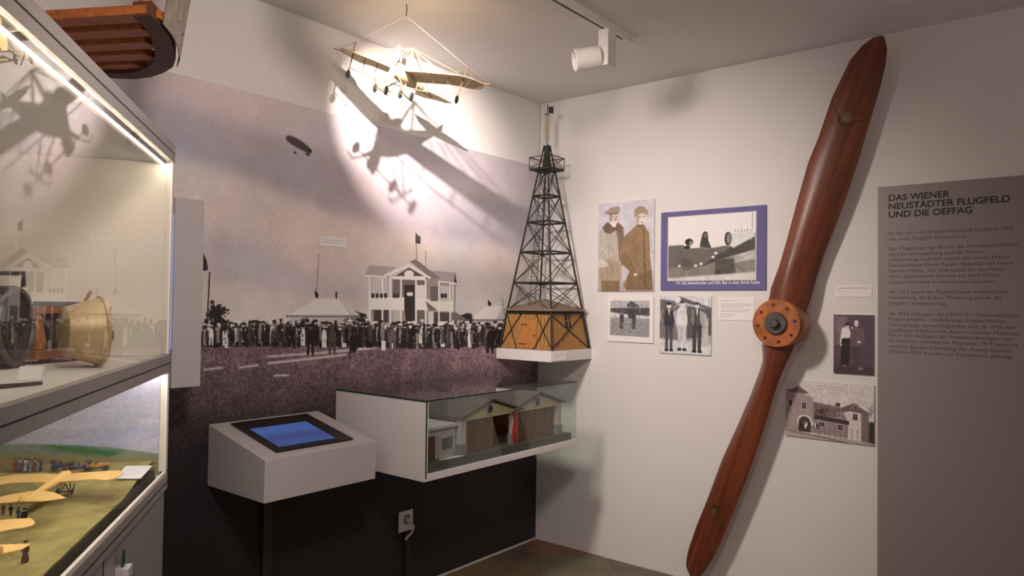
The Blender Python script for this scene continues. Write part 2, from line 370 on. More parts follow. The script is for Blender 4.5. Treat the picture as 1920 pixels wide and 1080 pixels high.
# crowd
P.poly([(378, 612), (450, 606), (560, 612), (700, 620), (800, 618), (950, 616), (950, 648), (800, 656), (600, 650), (378, 652)], (40, 30, 32), 2, .95)
fx = np.concatenate([np.linspace(380, 948, 330)+rng.normal(0, 2.4, 330)])
for k, x in enumerate(fx):
    front = k % 3 == 0; yb = (652 if front else 643)+random.gauss(0, 2.0)+(2 if x > 720 else 0); h = random.uniform(33, 41)
    u = random.random(); c = dk if u < .70 else ((66, 50, 52) if u < .86 else ((116, 96, 96) if u < .94 else (190, 170, 164)))
    c = tuple(np.array(c)+random.uniform(-6, 6)); w = random.uniform(2.4, 4.6)
    P.poly([(x-w*.8, yb), (x-w, yb-h*.55), (x-w*.7, yb-h*.8), (x+w*.7, yb-h*.8), (x+w, yb-h*.55), (x+w*.9, yb)], c, 0, .92)
    P.ell(x, yb-h*.87, 2.2, 2.8, (150, 128, 122) if random.random() < .45 else (52, 40, 40), 0, .9)
    for _ in range(3): P.ell(x+random.uniform(-w, w), yb-random.uniform(.1, .75)*h, random.uniform(.7, 1.8), random.uniform(1, 4), random.choice([dk, dk, (80, 64, 64), (140, 120, 116)]), 0, .7)
    if random.random() < .5: P.ell(x, yb-h*.96, random.uniform(3, 5.4), 2.2, dk if random.random() < .65 else lt, 0, .95)
def man(x, yt, yb, c, w=6):
    h = yb-yt; P.ell(x, yt+h*.08, w*.5, h*.08, (70, 55, 52)); P.ell(x, yt+h*.03, w*.7, h*.035, c)
    P.poly([(x-w*.6, yt+h*.17), (x+w*.6, yt+h*.17), (x+w, yt+h*.5), (x+w*.8, yt+h*.62), (x-w*.8, yt+h*.62), (x-w, yt+h*.5)], c)
    P.poly([(x-w*.8, yt+h*.6), (x-w*.1, yt+h*.6), (x-w*.3, yb), (x-w*.9, yb)], c); P.poly([(x+w*.1, yt+h*.6), (x+w*.8, yt+h*.6), (x+w*.8, yb), (x+w*.3, yb)], c)
man(581, 611, 668, dk, 8); man(622, 611, 667, (66, 52, 52), 8); man(918, 614, 664, dk, 8); man(735, 612, 658, (84, 68, 68), 7); man(395, 612, 650, lt, 5); man(607, 614, 655, lt, 5)
P.poly([(655, 632), (670, 628), (672, 652), (664, 664), (654, 660)], dk, 1); P.line((656, 655), (655, 675), 2, dk); P.line((668, 655), (668, 672), 2, md)
P.poly([(714, 641), (722, 641), (722, 659), (714, 659)], (200, 180, 174)); P.ell(826, 608, 7, 4, (206, 188, 180))
# airship
P.poly([(534, 258), (540, 254), (552, 258), (566, 266), (578, 276), (583, 285), (580, 289), (566, 283), (548, 273), (537, 265)], (58, 48, 50), 1)
P.poly([(577, 277), (584, 282), (583, 288), (577, 286)], (40, 32, 34)); P.poly([(573, 286), (580, 290), (578, 294), (572, 290)], (42, 34, 36)); P.line((551, 274), (551, 284), 1.2, md); P.poly([(549, 283), (556, 287), (554, 290), (549, 287)], (60, 48, 50))
mural = board('photo_mural', 'y', MX0, MX1, 0.012, MZ1, 0.004, M_paper, print_mat('mural print', P.image('mural_print', (172, 152, 150)), 0.6, 0.25))
tag(mural, 'wall-high pinkish photo mural of an airfield crowd, pavilion and airship', 'mural')

# ---------------------------------------------------------------- pictures on the right wall
def crop_map(x0, y0, x1, y1, w, h): return lambda x, y: ((x-x0)/(x1-x0)*w, (y-y0)/(y1-y0)*h)
M_edge = mat('picture board edge', (0.62, 0.60, 0.60), 0.6)
def picture(name, label, cat, y0, y1, z0, z1, pic, t=0.008):
    return tag(board(name, 'x', y0, y1, z0, z1, t, M_edge, print_mat(name+' print', pic.image(name+'_print', (186, 172, 166)), 0.45, 0.3), off=0.001), label, cat)
# two officers
q = Pic(354, 520, (172, 160, 164), crop_map(78, 62, 432, 628, 354, 520))
q.poly([(78, 560), (432, 560), (432, 628), (78, 628)], (150, 138, 136), 8)
cl, ck, cj = (158, 142, 130), (98, 76, 60), (124, 96, 70)
q.poly([(86, 240), (120, 205), (200, 200), (245, 240), (252, 330), (240, 420), (235, 560), (88, 560), (80, 380)], cl, 2)
q.poly([(195, 210), (240, 240), (252, 330), (236, 470), (215, 420), (205, 300)], (104, 84, 70), 3); q.poly([(90, 440), (150, 420), (232, 460), (232, 560), (84, 565)], (146, 122, 102), 4)
q.poly([(80, 430), (100, 420), (145, 445), (150, 470), (90, 475)], (176, 162, 152), 2); q.poly([(100, 560), (222, 560), (220, 628), (102, 628)], (116, 90, 66), 2)
q.poly([(104, 215), (140, 182), (178, 215), (205, 188), (244, 226), (232, 262), (190, 240), (160, 262), (124, 252)], ck, 2); q.poly([(150, 180), (205, 178), (190, 222), (172, 215)], (198, 186, 180), 1)
q.ell(183, 158, 25, 32, (178, 156, 144), 1); q.ell(160, 158, 8, 28, (104, 82, 70), 2, .7); q.ell(190, 170, 9, 3, (110, 84, 72), 1); q.poly([(122, 118), (160, 92), (212, 90), (222, 106), (208, 128), (148, 136), (124, 134)], (136, 116, 98), 1); q.poly([(146, 126), (212, 118), (208, 136), (150, 142)], (112, 92, 76), 1)
for k in range(6): q.line((150+k*12, 250+k*8), (140+k*14, 540), 2, (130, 112, 100), 1, .6)
q.poly([(250, 280), (318, 220), (372, 220), (402, 270), (408, 400), (422, 560), (424, 622), (262, 622), (244, 590), (284, 500), (232, 450), (218, 400)], cj, 2)
q.poly([(272, 530), (420, 500), (424, 622), (264, 622)], (108, 82, 58), 3); q.poly([(222, 400), (270, 380), (320, 500), (310, 530), (240, 460)], (112, 86, 62), 3); q.poly([(362, 225), (372, 225), (388, 600), (374, 600)], (96, 72, 52), 2)
for k in range(7): q.line((290, 290+k*38), (372, 280+k*40), 2, (104, 80, 58), 1, .55); q.line((225+k*10, 395+k*12), (262+k*8, 380+k*12), 2, (98, 74, 54), 1, .5)
q.ell(320, 524, 12, 8, (190, 172, 160), 1)
q.ell(352, 172, 33, 44, (186, 168, 158), 1); q.ell(330, 178, 10, 34, (132, 106, 92), 2, .6); q.ell(358, 200, 10, 3, (120, 92, 82), 1); q.ell(342, 166, 6, 3, (96, 76, 68), 1); q.ell(370, 164, 6, 3, (96, 76, 68), 1)
q.poly([(318, 212), (372, 214), (372, 246), (330, 228)], (110, 86, 64), 1); q.poly([(308, 160), (312, 118), (340, 98), (372, 104), (392, 132), (392, 158), (360, 142), (326, 152), (320, 166)], (138, 112, 90), 1); q.ell(176, 152, 5, 3, (84, 66, 58), 1); q.ell(196, 150, 5, 3, (84, 66, 58), 1)
q.tones(95, 250, 225, 420, 26, 60, (112, 92, 78), (188, 174, 162)).tones(95, 430, 225, 560, 20, 50, (104, 82, 64), (170, 148, 126)).tones(105, 565, 215, 600, 8, 40, (84, 62, 46), (140, 112, 86))
q.tones(262, 260, 395, 480, 40, 60, (84, 62, 44), (156, 126, 96), .6).tones(275, 490, 412, 580, 22, 50, (80, 58, 40), (140, 112, 84)).tones(118, 205, 236, 250, 14, 16, (68, 50, 40), (128, 104, 84), 1.0)
q.grain(2, .05).grain(30, .05)
picture('officer_photo', 'tall sepia photo board of two men in coats and caps', 'photo', -0.447, -0.819, 1.556, 2.077, q)
# aeroplane photo on a blue mount
B = thing('mounted_photo', 'black and white cockpit photo on a wide blue mount with handwriting', 'photo', (-0.001, -1.157, 1.561))
M_blue = mat('violet blue mount', srgb(104, 100, 152), 0.7, var=0.03)
MB().box((-0.010, -1.453, 1.561), (-0.001, -0.861, 1.996)).build('mount', M_blue, B, bevel=0.001)
q = Pic(520, 370, (212, 204, 198), crop_map(525, 150, 1074, 552, 520, 370))
q.poly([(525, 355), (620, 330), (660, 360), (800, 360), (880, 345), (940, 345), (1074, 270), (1074, 530), (525, 545)], (112, 104, 98), 3)
q.poly([(525, 330), (620, 328), (660, 352), (740, 350), (810, 356), (900, 346), (940, 350), (940, 410), (820, 440), (760, 470), (525, 480)], (88, 80, 74), 3); q.poly([(525, 470), (830, 465), (940, 520), (940, 545), (525, 545)], (110, 100, 92), 4)
q.poly([(745, 470), (860, 390), (1070, 290), (1070, 375), (880, 420)], (58, 50, 46), 2); q.poly([(900, 268), (1070, 262), (1070, 296), (940, 362), (925, 340)], (186, 178, 172), 3)
q.poly([(1070, 375), (880, 425), (960, 450), (1074, 430)], (160, 152, 146), 3); q.poly([(830, 425), (950, 420), (950, 520), (830, 535)], (70, 62, 58), 4); q.ell(850, 518, 18, 26, (48, 42, 40), 2); q.ell(905, 520, 10, 20, (60, 54, 52), 2)
q.ell(663, 312, 27, 22, (36, 30, 28), 1); q.ell(674, 320, 11, 16, (120, 106, 98), 1); q.ell(652, 345, 20, 12, (34, 28, 26), 2)
q.poly([(732, 345), (738, 310), (750, 262), (766, 248), (782, 258), (788, 310), (808, 356), (740, 350)], (52, 46, 42), 1); q.ell(768, 276, 10, 16, (92, 80, 74), 1)
q.ell(910, 302, 22, 42, (44, 40, 40), 1); q.ell(914, 302, 12, 32, (112, 106, 104), 1)
for k in range(6): q.line((955+k*18, 264), (955+k*18, 246+(k % 2)*8), 4, (90, 80, 76), 1)
q.line((1056, 140), (1056, 260), 4, (120, 112, 108), 1); q.line((950, 455), (1040, 530), 3, (60, 54, 50)); q.line((940, 460), (970, 535), 4, (50, 44, 42)); q.line((880, 470), (1060, 390), 2, (90, 82, 78)); q.line((760, 400), (1000, 420), 2, (60, 54, 50))
for x, y in ((600, 462), (707, 462), (742, 452), (835, 388), (818, 412)): q.ell(x, y, 10, 8, (196, 186, 178), 1)
q.tones(530, 350, 900, 470, 36, 50, (58, 50, 46), (132, 122, 114), 1.2, 4, .3).tones(530, 480, 930, 530, 24, 30, (76, 68, 62), (150, 140, 130), 1.3, 3, .3).tones(930, 270, 1060, 300, 12, 30, (140, 132, 126), (214, 206, 200), 1.0); q.ell(650, 450, 40, 40, (70, 62, 58), 6, .6); q.poly([(525, 540), (1074, 508), (1074, 552), (525, 552)], (176, 166, 156), 4); q.grain(2, .06).grain(30, .06)
MB().box((-0.0115, -1.404, 1.612), (-0.010, -0.904, 1.968)).build('photo_margin', mat('cream photo margin', (0.72, 0.70, 0.64), 0.7), B)
board('photo_print', 'x', -0.909, -1.399, 1.617, 1.963, 0.001, M_edge, print_mat('cockpit print', q.image('cockpit_print', (186, 172, 166)), 0.4), parent=B, off=0.0115)
M_chalk = mat('white ink', (0.85, 0.85, 0.88), 0.8)
a0, a1 = onright(1270, 533), onright(1427, 535)
text_mesh('handwriting', 'Frl. Lilly Steinschneider und Oblt. Bier in einer Etrich-Taube.', M_chalk, B, (-0.0102, a0[1], a0[2]-.001), (0, -1, 0), (0, 0, 1), 0.024, abs(a1[1]-a0[1]), bold=0.012)
# biplane with two men, white border
q = Pic(300, 270, (214, 204, 196), crop_map(137, 658, 428, 955, 300, 270))
q.poly([(156, 684), (404, 682), (404, 918), (154, 914)], (150, 142, 142), 0); q.poly([(156, 735), (404, 728), (404, 780), (156, 770)], (70, 62, 64), 2); q.poly([(156, 758), (230, 770), (404, 785), (404, 800), (156, 790)], (176, 168, 166), 2)
q.poly([(154, 800), (404, 800), (404, 918), (154, 914)], (128, 120, 118), 3); q.poly([(262, 706), (290, 686), (342, 716), (340, 728), (265, 730)], (74, 66, 66), 1); q.poly([(268, 740), (308, 740), (312, 800), (272, 800)], (60, 54, 54), 2)
for x in (230, 308): q.ell(x, 790, 13, 20, (58, 50, 50), 1); q.poly([(x-14, 800), (x+14, 800), (x+10, 870), (x-12, 870)], (70, 62, 60), 1)
for k in range(5): q.line((190+k*50, 730), (190+k*50, 795), 2, (70, 62, 62))
for k in range(9): q.line((160, 835+k*9), (400, 838+k*9), 2, (100, 92, 90), 1, .4)
for k in range(11): q.line((180+k*18, 669), (189+k*18, 669), 4, (170, 158, 152), 0, .7)
q.tones(165, 690, 395, 760, 30, 34, (60, 52, 54), (184, 176, 176), 1.2, 1, .4).tones(160, 810, 395, 895, 60, 16, (84, 76, 74), (172, 164, 160), 1.3, 1, .4); q.line((220, 928), (330, 930), 3, (176, 166, 160), 0, .8); q.grain(2, .09).grain(7, .08)
picture('biplane_photo', 'small white-bordered photo of two men before a biplane', 'photo', -0.518, -0.818, 1.263, 1.524, q)
# three men
q = Pic(320, 360, (150, 142, 142), crop_map(470, 658, 790, 1025, 320, 360))
q.poly([(470, 658), (790, 658), (790, 760), (470, 720)], (176, 168, 168), 4); q.poly([(470, 680), (560, 690), (600, 730), (480, 820)], (84, 76, 76), 4); q.poly([(590, 660), (790, 730), (790, 748), (600, 690)], (84, 76, 78), 2); q.poly([(640, 720), (790, 740), (790, 900), (640, 930)], (78, 70, 72), 5)
q.poly([(470, 930), (790, 960), (790, 1025), (470, 1025)], (178, 170, 168), 4); q.poly([(470, 820), (560, 800), (600, 940), (470, 930)], (100, 92, 92), 5)
for k in range(9): q.line((500+k*34, 670), (480+k*38, 760), 3, (110, 102, 102), 1, .6)
def gent(x, c1, c2, w=34, hat=True, top=700):
    q.poly([(x-w*.65, top+40), (x+w*.65, top+40), (x+w, top+120), (x+w*.8, top+160), (x-w*.8, top+160), (x-w, top+120)], c1, 1)
    q.poly([(x-w*.7, top+150), (x-2, top+150), (x-6, top+300), (x-w*.7, top+300)], c2, 1); q.poly([(x+2, top+150), (x+w*.75, top+150), (x+w*.65, top+300), (x+6, top+300)], c2, 1)
    q.ell(x, top+20, 13, 18, (188, 174, 166), 1); q.poly([(x-6, top+42), (x+6, top+42), (x, top+90)], (206, 198, 194), 0)
    if hat: q.ell(x, top+6, 16, 8, (62, 54, 54), 1)
    q.poly([(x-w*.75, top+296), (x-4, top+296), (x-4, top+312), (x-w*.8, top+312)], (40, 34, 34), 1); q.poly([(x+4, top+296), (x+w*.75, top+296), (x+w*.8, top+312), (x+4, top+312)], (40, 34, 34), 1)
gent(530, (52, 46, 48), (70, 62, 62), 34, False, 700); q.ell(530, 708, 15, 9, (40, 34, 34), 1)
gent(612, (184, 174, 168), (170, 160, 154), 36, True, 692); q.ell(588, 680, 16, 15, (216, 208, 204), 1)
q.poly([(730, 760), (772, 800), (775, 970), (735, 975)], (160, 150, 144), 2); gent(705, (64, 58, 58), (58, 50, 50), 38, True, 700); q.poly([(672, 745), (690, 745), (684, 850), (668, 820)], (120, 110, 106), 1); q.poly([(720, 745), (760, 770), (768, 820), (740, 850), (724, 830)], (150, 140, 134), 1)
q.tones(475, 665, 785, 800, 30, 60, (62, 54, 56), (204, 196, 194), .9, 2, .4).tones(590, 745, 636, 960, 22, 40, (120, 110, 106), (214, 206, 200)).tones(508, 745, 552, 960, 18, 50, (34, 28, 30), (104, 94, 94)).tones(676, 745, 734, 960, 22, 50, (36, 30, 30), (116, 106, 104)).tones(738, 790, 772, 930, 10, 60, (110, 100, 96), (190, 180, 174))
q.grain(2, .06).grain(24, .06)
picture('three_men_photo', 'black and white photo of three men standing before a propeller', 'photo', -0.858, -1.161, 1.212, 1.530, q)
# couple
q = Pic(220, 330, (78, 60, 66), crop_map(343, 272, 568, 606, 220, 330))
q.poly([(350, 280), (420, 280), (400, 420), (350, 430)], (108, 90, 94), 10); q.poly([(343, 560), (568, 560), (568, 606), (343, 606)], (66, 50, 54), 4)
for k in range(8): q.line((440+k*16, 276), (440+k*16, 440), 3, (64, 48, 54), 2, .5)
q.poly([(390, 400), (436, 398), (432, 560), (384, 564)], (38, 30, 34), 1); q.poly([(390, 352), (410, 340), (432, 348), (440, 372), (436, 404), (392, 406), (384, 440), (378, 440)], (204, 188, 184), 1); q.ell(421, 338, 11, 14, (190, 168, 162), 1); q.ell(421, 327, 14, 8, (40, 30, 32), 1)
q.poly([(446, 350), (474, 336), (508, 350), (522, 400), (508, 440), (498, 460), (446, 456), (440, 400)], (92, 72, 74), 1); q.poly([(448, 450), (496, 450), (490, 570), (474, 570), (470, 500), (462, 570), (446, 500)], (70, 54, 58), 1)
q.ell(472, 322, 12, 17, (186, 164, 156), 1); q.ell(472, 308, 11, 5, (206, 190, 182), 1); q.ell(487, 424, 9, 6, (200, 184, 178), 1); q.ell(448, 346, 6, 5, (200, 180, 172), 1); q.ell(386, 444, 6, 6, (190, 170, 164), 1); q.ell(404, 560, 14, 6, (90, 74, 76), 2); q.ell(494, 572, 14, 7, (120, 102, 100), 2)
q.poly([(346, 380), (372, 376), (376, 440), (346, 450)], (96, 78, 80), 3); q.grain(2, .06).grain(8, .07)
picture('couple_photo', 'small dark purple-brown portrait of a standing woman and man', 'photo', -1.780, -1.957, 1.163, 1.443, q)
# building postcard
q = Pic(420, 285, (182, 166, 160), crop_map(75, 640, 568, 985, 420, 285))
q.poly([(75, 700), (100, 690), (235, 740), (235, 950), (75, 950)], (140, 118, 114), 1); q.poly([(92, 706), (152, 672), (206, 712), (200, 718), (96, 712)], (92, 72, 72), 1); q.poly([(235, 760), (390, 780), (430, 860), (430, 960), (235, 950)], (128, 108, 104), 1)
q.poly([(235, 766), (385, 785), (400, 845), (240, 838)], (104, 84, 82), 1); q.poly([(240, 838), (436, 858), (436, 880), (240, 864)], (60, 46, 46), 1); q.poly([(388, 785), (458, 750), (540, 800), (540, 826), (440, 800), (400, 810)], (98, 78, 78), 1)
q.poly([(436, 798), (500, 806), (500, 900), (436, 895)], (184, 164, 156), 1); q.poly([(500, 806), (540, 824), (540, 980), (500, 970)], (112, 90, 88), 1); q.ell(470, 770, 18, 18, (120, 98, 96), 1); q.ell(470, 776, 7, 7, (60, 46, 46), 1)
for x, y, w, h in ((182, 790, 12, 20), (102, 780, 12, 18), (468, 830, 12, 18), (284, 893, 16, 14), (388, 900, 14, 16), (382, 830, 8, 10)): q.poly([(x-w-3, y-h-3), (x+w+3, y-h-3), (x+w+3, y+h+3), (x-w-3, y+h+3)], (186, 168, 160), 0); q.poly([(x-w, y-h), (x+w, y-h), (x+w, y+h), (x-w, y+h)], (64, 50, 52), 0); q.line((x, y-h), (x, y+h), 2, (150, 132, 126))
q.ell(185, 888, 44, 44, (190, 172, 164), 1); q.ell(185, 892, 34, 36, (66, 50, 52), 1); q.poly([(150, 890), (222, 890), (222, 950), (150, 950)], (66, 52, 54), 1)
for k in range(14): q.ell(160+k*8+random.uniform(-3, 3), 900+random.uniform(-8, 20), 5, 14, random.choice([(206, 192, 184), (50, 40, 42), (120, 100, 98), (40, 32, 34)]), 0)
for k in range(30): q.ell(288+random.gauss(0, 16), 818+random.gauss(0, 9), 6, 5, (62, 48, 48), 1, .8)
q.poly([(362, 756), (386, 756), (386, 778), (362, 776)], (70, 54, 54)); q.poly([(75, 948), (568, 972), (568, 985), (75, 985)], (150, 132, 126), 1); q.line((75, 950), (560, 1000), 4, (70, 56, 56), 1)
for k in range(10): q.line((270+k*30, 900), (270+k*30, 968), 3, (84, 68, 68), 0, .8)
for k in range(8): q.line((548, 820), (535+k*6, 735+abs(k-4)*10), 2, (100, 82, 80), 0, .7)
q.poly([(540, 850), (568, 850), (568, 975), (540, 970)], (52, 42, 42), 3)
for k in range(12): q.line((245+k*15, 664), (255+k*15, 665), 5, (140, 122, 118), 0, .8); q.line((250+k*15, 679), (260+k*15, 680), 5, (140, 122, 118), 0, .8)
q.grain(2, .06).grain(9, .06)
picture('villa_photo', 'wide sepia postcard print of a turreted house with people outside', 'photo', -1.556, -1.959, 0.838, 1.115, q)
def caption(name, label, side, a0, a1, z0, z1, rows):
    w = 240; h = int(w*abs((z1-z0)/(a1-a0))); c = Pic(w, h, (196, 186, 190), lambda x, y: (x*w, y*h))
    for y, x1 in rows: c.line((.07, y), (x1, y), .06 if len(rows) < 4 else .03, (140, 130, 136), 0, .75)
    return tag(board(name, side, a0, a1, z0, z1, 0.002, M_paper, print_mat(name+' print', c.image(name+'_print', (186, 172, 170)), 0.7), off=(0.001 if side == 'x' else 0.0005)), label, 'caption')
caption('caption_card', 'white caption card with several text rows right of the three-men photo', 'x', -1.197, -1.390, 1.404, 1.524, [(.16, .55), (.3, .95), (.37, .92), (.44, .7), (.55, .92), (.63, .85), (.76, .5), (.86, .4)])
caption('caption_card', 'small white caption card above the couple portrait', 'x', -1.785, -1.947, 1.527, 1.585, [(.28, .92), (.5, .2)])
c = caption('caption_card', 'small white caption card stuck on the mural sky below the airship', 'y', -1.673, -1.521, 1.727, 1.772, [(.35, .9), (.6, .75)]); c.location.y -= 0.0045

# ---------------------------------------------------------------- grey text panel
TP = thing('text_panel', 'tall grey wall panel with German museum text', 'panel', (0, -2.52, 0.02))
M_panel = mat('warm grey panel', srgb(150, 142, 140), 0.42, var=0.01, spec=0.4)
MB().box((-0.012, -3.10, 0.02), (-0.001, -1.974, 2.037)).build('panel', M_panel, TP, bevel=0.0015)
M_ink = mat('black lettering', (0.014, 0.013, 0.014), 0.6); M_ink2 = mat('grey lettering', srgb(92, 86, 84), 0.6)
sc = 2.843
def line_z(v): return hit(1666, 320+v/sc, 0, -0.012)[2]
for body, v, x1, h in (('DAS WIENER', 162, 400, 0.040), ('NEUSTÄDTER FLUGFELD', 207, 722, 0.040), ('UND DIE OEFFAG', 251, 520, 0.040)):
    a = hit(1666.5, 320+v/sc, 0, -0.012); b = hit(1640+x1/sc, 320+v/sc-8, 0, -0.012)
    text_mesh('title_line', body, M_ink, TP, a, (0, -1, 0), (0, 0, 1), h, abs(b[1]-a[1]), bold=0.022)
body_lines = [('Im Norden von Wiener Neustadt entstand 1909', 344, 738), ('das erste Flugfeld Österreichs!', 374, 488), ('Der Flugpionier Igo Etrich, die Autobiplan-Werke,', 425, 772), ('die Heeresverwaltung und die Motor-', 455, 588), ('Luftfahrzeug-GesmbH waren die ersten Mieter.', 484, 728), ('Die berühmte Etrich Taube, bestückt mit einem', 513, 740), ('Daimler Motor, war interessant für das Militär.', 543, 704), ('Auch ausländische Kunden bis nach China', 572, 664), ('zeigten Interesse an den Konstruktionen.', 602, 640),
    ('Ab 1913 stand das Flugfeld unter militärischer', 655, 712), ('Verwaltung. Im Ersten Weltkrieg wurde die', 684, 676), ('Fliegerei kriegswichtig.', 714, 384), ('Ab 1915 erzeugten die OEFFAG – Österreichische', 770, 772), ('Flugzeugwerke – Aufklärungs-Doppeldecker,', 798, 704), ('Seeflugzeuge sowie Flugboote und ab 1916 den', 828, 748), ('Jagdflieger Albatros mit Austro Daimler Motoren.', 857, 772), ('Nach den Auflagen des Friedensvertrages von', 884, 732), ('St. Germain mussten die Flugzeuge 1919 zerstört', 913, 764), ('werden. Bis zur Schließung des Austro Daimler', 943, 738), ('Werkes 1933 wurden nun Karosserien gefertigt.', 971, 744)]
for body, v, x1 in body_lines:
    a = hit(1666.5, 320+v/sc, 0, -0.012); b = hit(1640+x1/sc, 320+v/sc, 0, -0.012)
    text_mesh('text_line', body, M_ink2, TP, a, (0, -1, 0), (0, 0, 1), 0.0225, abs(b[1]-a[1]))

# ---------------------------------------------------------------- long wooden propeller
PC = np.array([-0.20, -1.574, 1.397]); PA = math.asin(0.319)
PR = thing('wooden_propeller', 'huge varnished two-blade wooden propeller hung slantwise on the white wall', 'propeller', (0, PC[1], PC[2]))
PR.rotation_euler = (PA, 0, 0)
ES = np.array([0, -math.sin(PA), math.cos(PA)]); EW = np.array([0, -math.cos(PA), -math.sin(PA)])
def sw(px, py, x):
    d = hit(px, py, 0, x)-np.array([0, PC[1], PC[2]]); return d@ES, d@EW
XN, XF = -0.145, -0.075      # near and far edge distances from the wall
upL = [(1438, 557), (1462, 502), (1477, 449), (1496, 377), (1515.6, 305), (1535, 257), (1559, 184), (1592.6, 112), (1616.7, 83), (1636, 69), (1648, 66)]
upR = [(1521, 560), (1530, 521), (1544, 478), (1563.7, 430), (1587.8, 367), (1612, 295), (1631, 232), (1650, 170), (1662, 122), (1665, 93), (1660, 72)]
loR = [(1483, 664), (1473, 686), (1457, 727), (1441.8, 779), (1421, 841), (1400, 898), (1379.6, 950), (1353.7, 1012), (1333, 1053), (1318, 1074)]
loL = [(1428, 650), (1431, 672), (1421, 701), (1405.5, 743), (1379.6, 805), (1353.7, 862), (1327.8, 934.7), (1307, 986.6), (1291.5, 1033), (1288, 1059), (1296, 1078)]
uL = sorted(sw(a, b, -.13) for a, b in upL); uR = sorted(sw(a, b, -.085) for a, b in upR)
lL = sorted(sw(a, b, -.085) for a, b in loL); lR = sorted(sw(a, b, -.13) for a, b in loR)
lL = [(-1.432, .0)]+lL; lR = [(-1.432, .006), (-1.412, .020)]+lR; uL.append((1.384, -.002)); uR.append((1.384, .0))
it = lambda tab, s: float(np.interp(s, [k[0] for k in tab], [k[1] for k in tab]))
def prop_station(s):
    if s >= 0:
        l, r = it(uL, s), it(uR, s); end = 1.384; xl, xr = XN, XF
    else:
        l, r = it(lL, s), it(lR, s); end = 1.432; xl, xr = XF, XN
    f = min(1, abs(s)/end); tw = (1-f)*0.9+0.25
    cx = -0.11; xl, xr = cx+(xl-cx)*tw*min(1, abs(s)/.25), cx+(xr-cx)*tw*min(1, abs(s)/.25)
    th = np.interp(f, [0, .12, .25, .5, .8, 1], [.125, .110, .080, .055, .032, .014])
    if abs(s) < .14: l, r = max(l, -.100), min(r, .100)
    if f > .975:      # thin the tip
        th *= max(math.sqrt(max(0.0, 1-((f-.975)/.0252)**2)), .15)
    return l, r, xl, xr, th
def prop_surface(s, t, front=True):    # t 0..1 from left to right edge
    l, r, xl, xr, th = prop_station(s); b = (math.sin(math.pi*t)**.75)
    return (xl+(xr-xl)*t-(th*.62*b if front else -th*.30*b), -(l+(r-l)*t), s)
mb = MB(); st = [-1.432, -1.428, -1.422, -1.414, -1.402, -1.388]+list(np.linspace(-1.365, 1.33, 76))+[1.345, 1.357, 1.368, 1.375, 1.380, 1.3825, 1.384]; nt_ = 13
for s in st:
    mb.v += [prop_surface(s, i/(nt_-1)) for i in range(nt_)]+[prop_surface(s, 1-i/(nt_-1), False) for i in range(1, nt_-1)]
ring = 2*nt_-2
for k in range(len(st)-1):
    mb.f += [(k*ring+i, k*ring+(i+1) % ring, (k+1)*ring+(i+1) % ring, (k+1)*ring+i) for i in range(ring)]
mb.f += [tuple(range(ring)), tuple(range((len(st)-1)*ring, len(st)*ring))]
M_mahog = mat('red brown varnished wood', srgb(112, 58, 36), 0.36, var=0.42, scale=5, stretch=(7, 7, 0.45), bump=0.05, bscale=9, spec=0.5)
M_hubwood = mat('worn orange hub wood', srgb(168, 98, 46), 0.4, var=0.35, scale=16, bump=0.1, bscale=40)
mb.build('blades', M_mahog, PR, smooth=True, local=True)
hb = MB().lathe([(0, .098), (.012, .112), (.10, .116), (.155, .116), (.163, .112)], (-.045, 0, 0), (-1, 0, 0), 48).build('hub', M_hubwood, PR, smooth=True, local=True)
M_steel = mat('dark grey steel', srgb(88, 84, 84), 0.45, metal=0.6, var=0.2, scale=20)
pl = MB().lathe([(0, .053), (.012, .053), (.016, .049)], (-.207, 0, 0), (-1, 0, 0), 32).build('steel_plate', M_steel, PR, smooth=True, local=True)
MB().lathe([(0, .024), (.02, .024), (.024, .018)], (-.221, 0, 0), (-1, 0, 0), 6).build('hex_bolt', M_steel, PR, local=True)
for i in range(8):
    t = 2*math.pi*(i+.4)/8
    MB().lathe([(0, .0075), (.0045, .0075)], (-.2055, .088*math.cos(t), .088*math.sin(t)), (-1, 0, 0), 12).build('bolt_hole', M_black, PR, local=True)
MB().lathe([(0, .06), (.05, .06)], (0, 0, 0), (-1, 0, 0), 20).build('wall_mount', M_steel, PR, local=True)
def decal(name, s0, pts, m):
    v = []
    for a, b in pts:
        s = s0+b; l, r, *_ = prop_station(s); q = prop_surface(s, a); v.append((q[0]-.0015, q[1], q[2]))
    me = MB(); n = len(v); c = tuple(np.mean(v, 0)-np.array([.0015, 0, 0])); me.add(v+[c], [(i, (i+1) % n, n) for i in range(n)]); return me.build(name, m, PR, local=True)
M_dec = mat('worn dark gilt', srgb(74, 62, 44), 0.45, metal=0.25, var=0.5, scale=120); M_dec2 = mat('worn brass gilt', srgb(120, 100, 62), 0.4, metal=0.4, var=0.5, scale=150)
sU = sw(1592, 218, -.14)[0]; sL = sw(1338, 962, -.12)[0]
em = decal('winged_emblem', sU, [(.04, .046), (.16, .044), (.30, .034), (.40, .030), (.5, .034), (.62, .026), (.8, .022), (.97, .008), (.84, -.010), (.72, -.012), (.70, -.036), (.52, -.048), (.34, -.036), (.30, .000), (.16, .022)], M_dec)
decal('emblem_crest', sU, [(.42, .014), (.52, .018), (.62, .012), (.62, -.018), (.52, -.030), (.42, -.020)], M_dec2)
decal('winged_emblem', sL, [(.26, .034), (.38, .052), (.54, .046), (.60, .012), (.70, -.012), (.86, -.044), (.72, -.052), (.55, -.036), (.40, -.018), (.16, -.004), (.06, .014), (.26, .014)], M_dec)
decal('emblem_crest', sL, [(.36, .026), (.46, .036), (.52, .012), (.46, -.004), (.36, .006)], M_dec2)

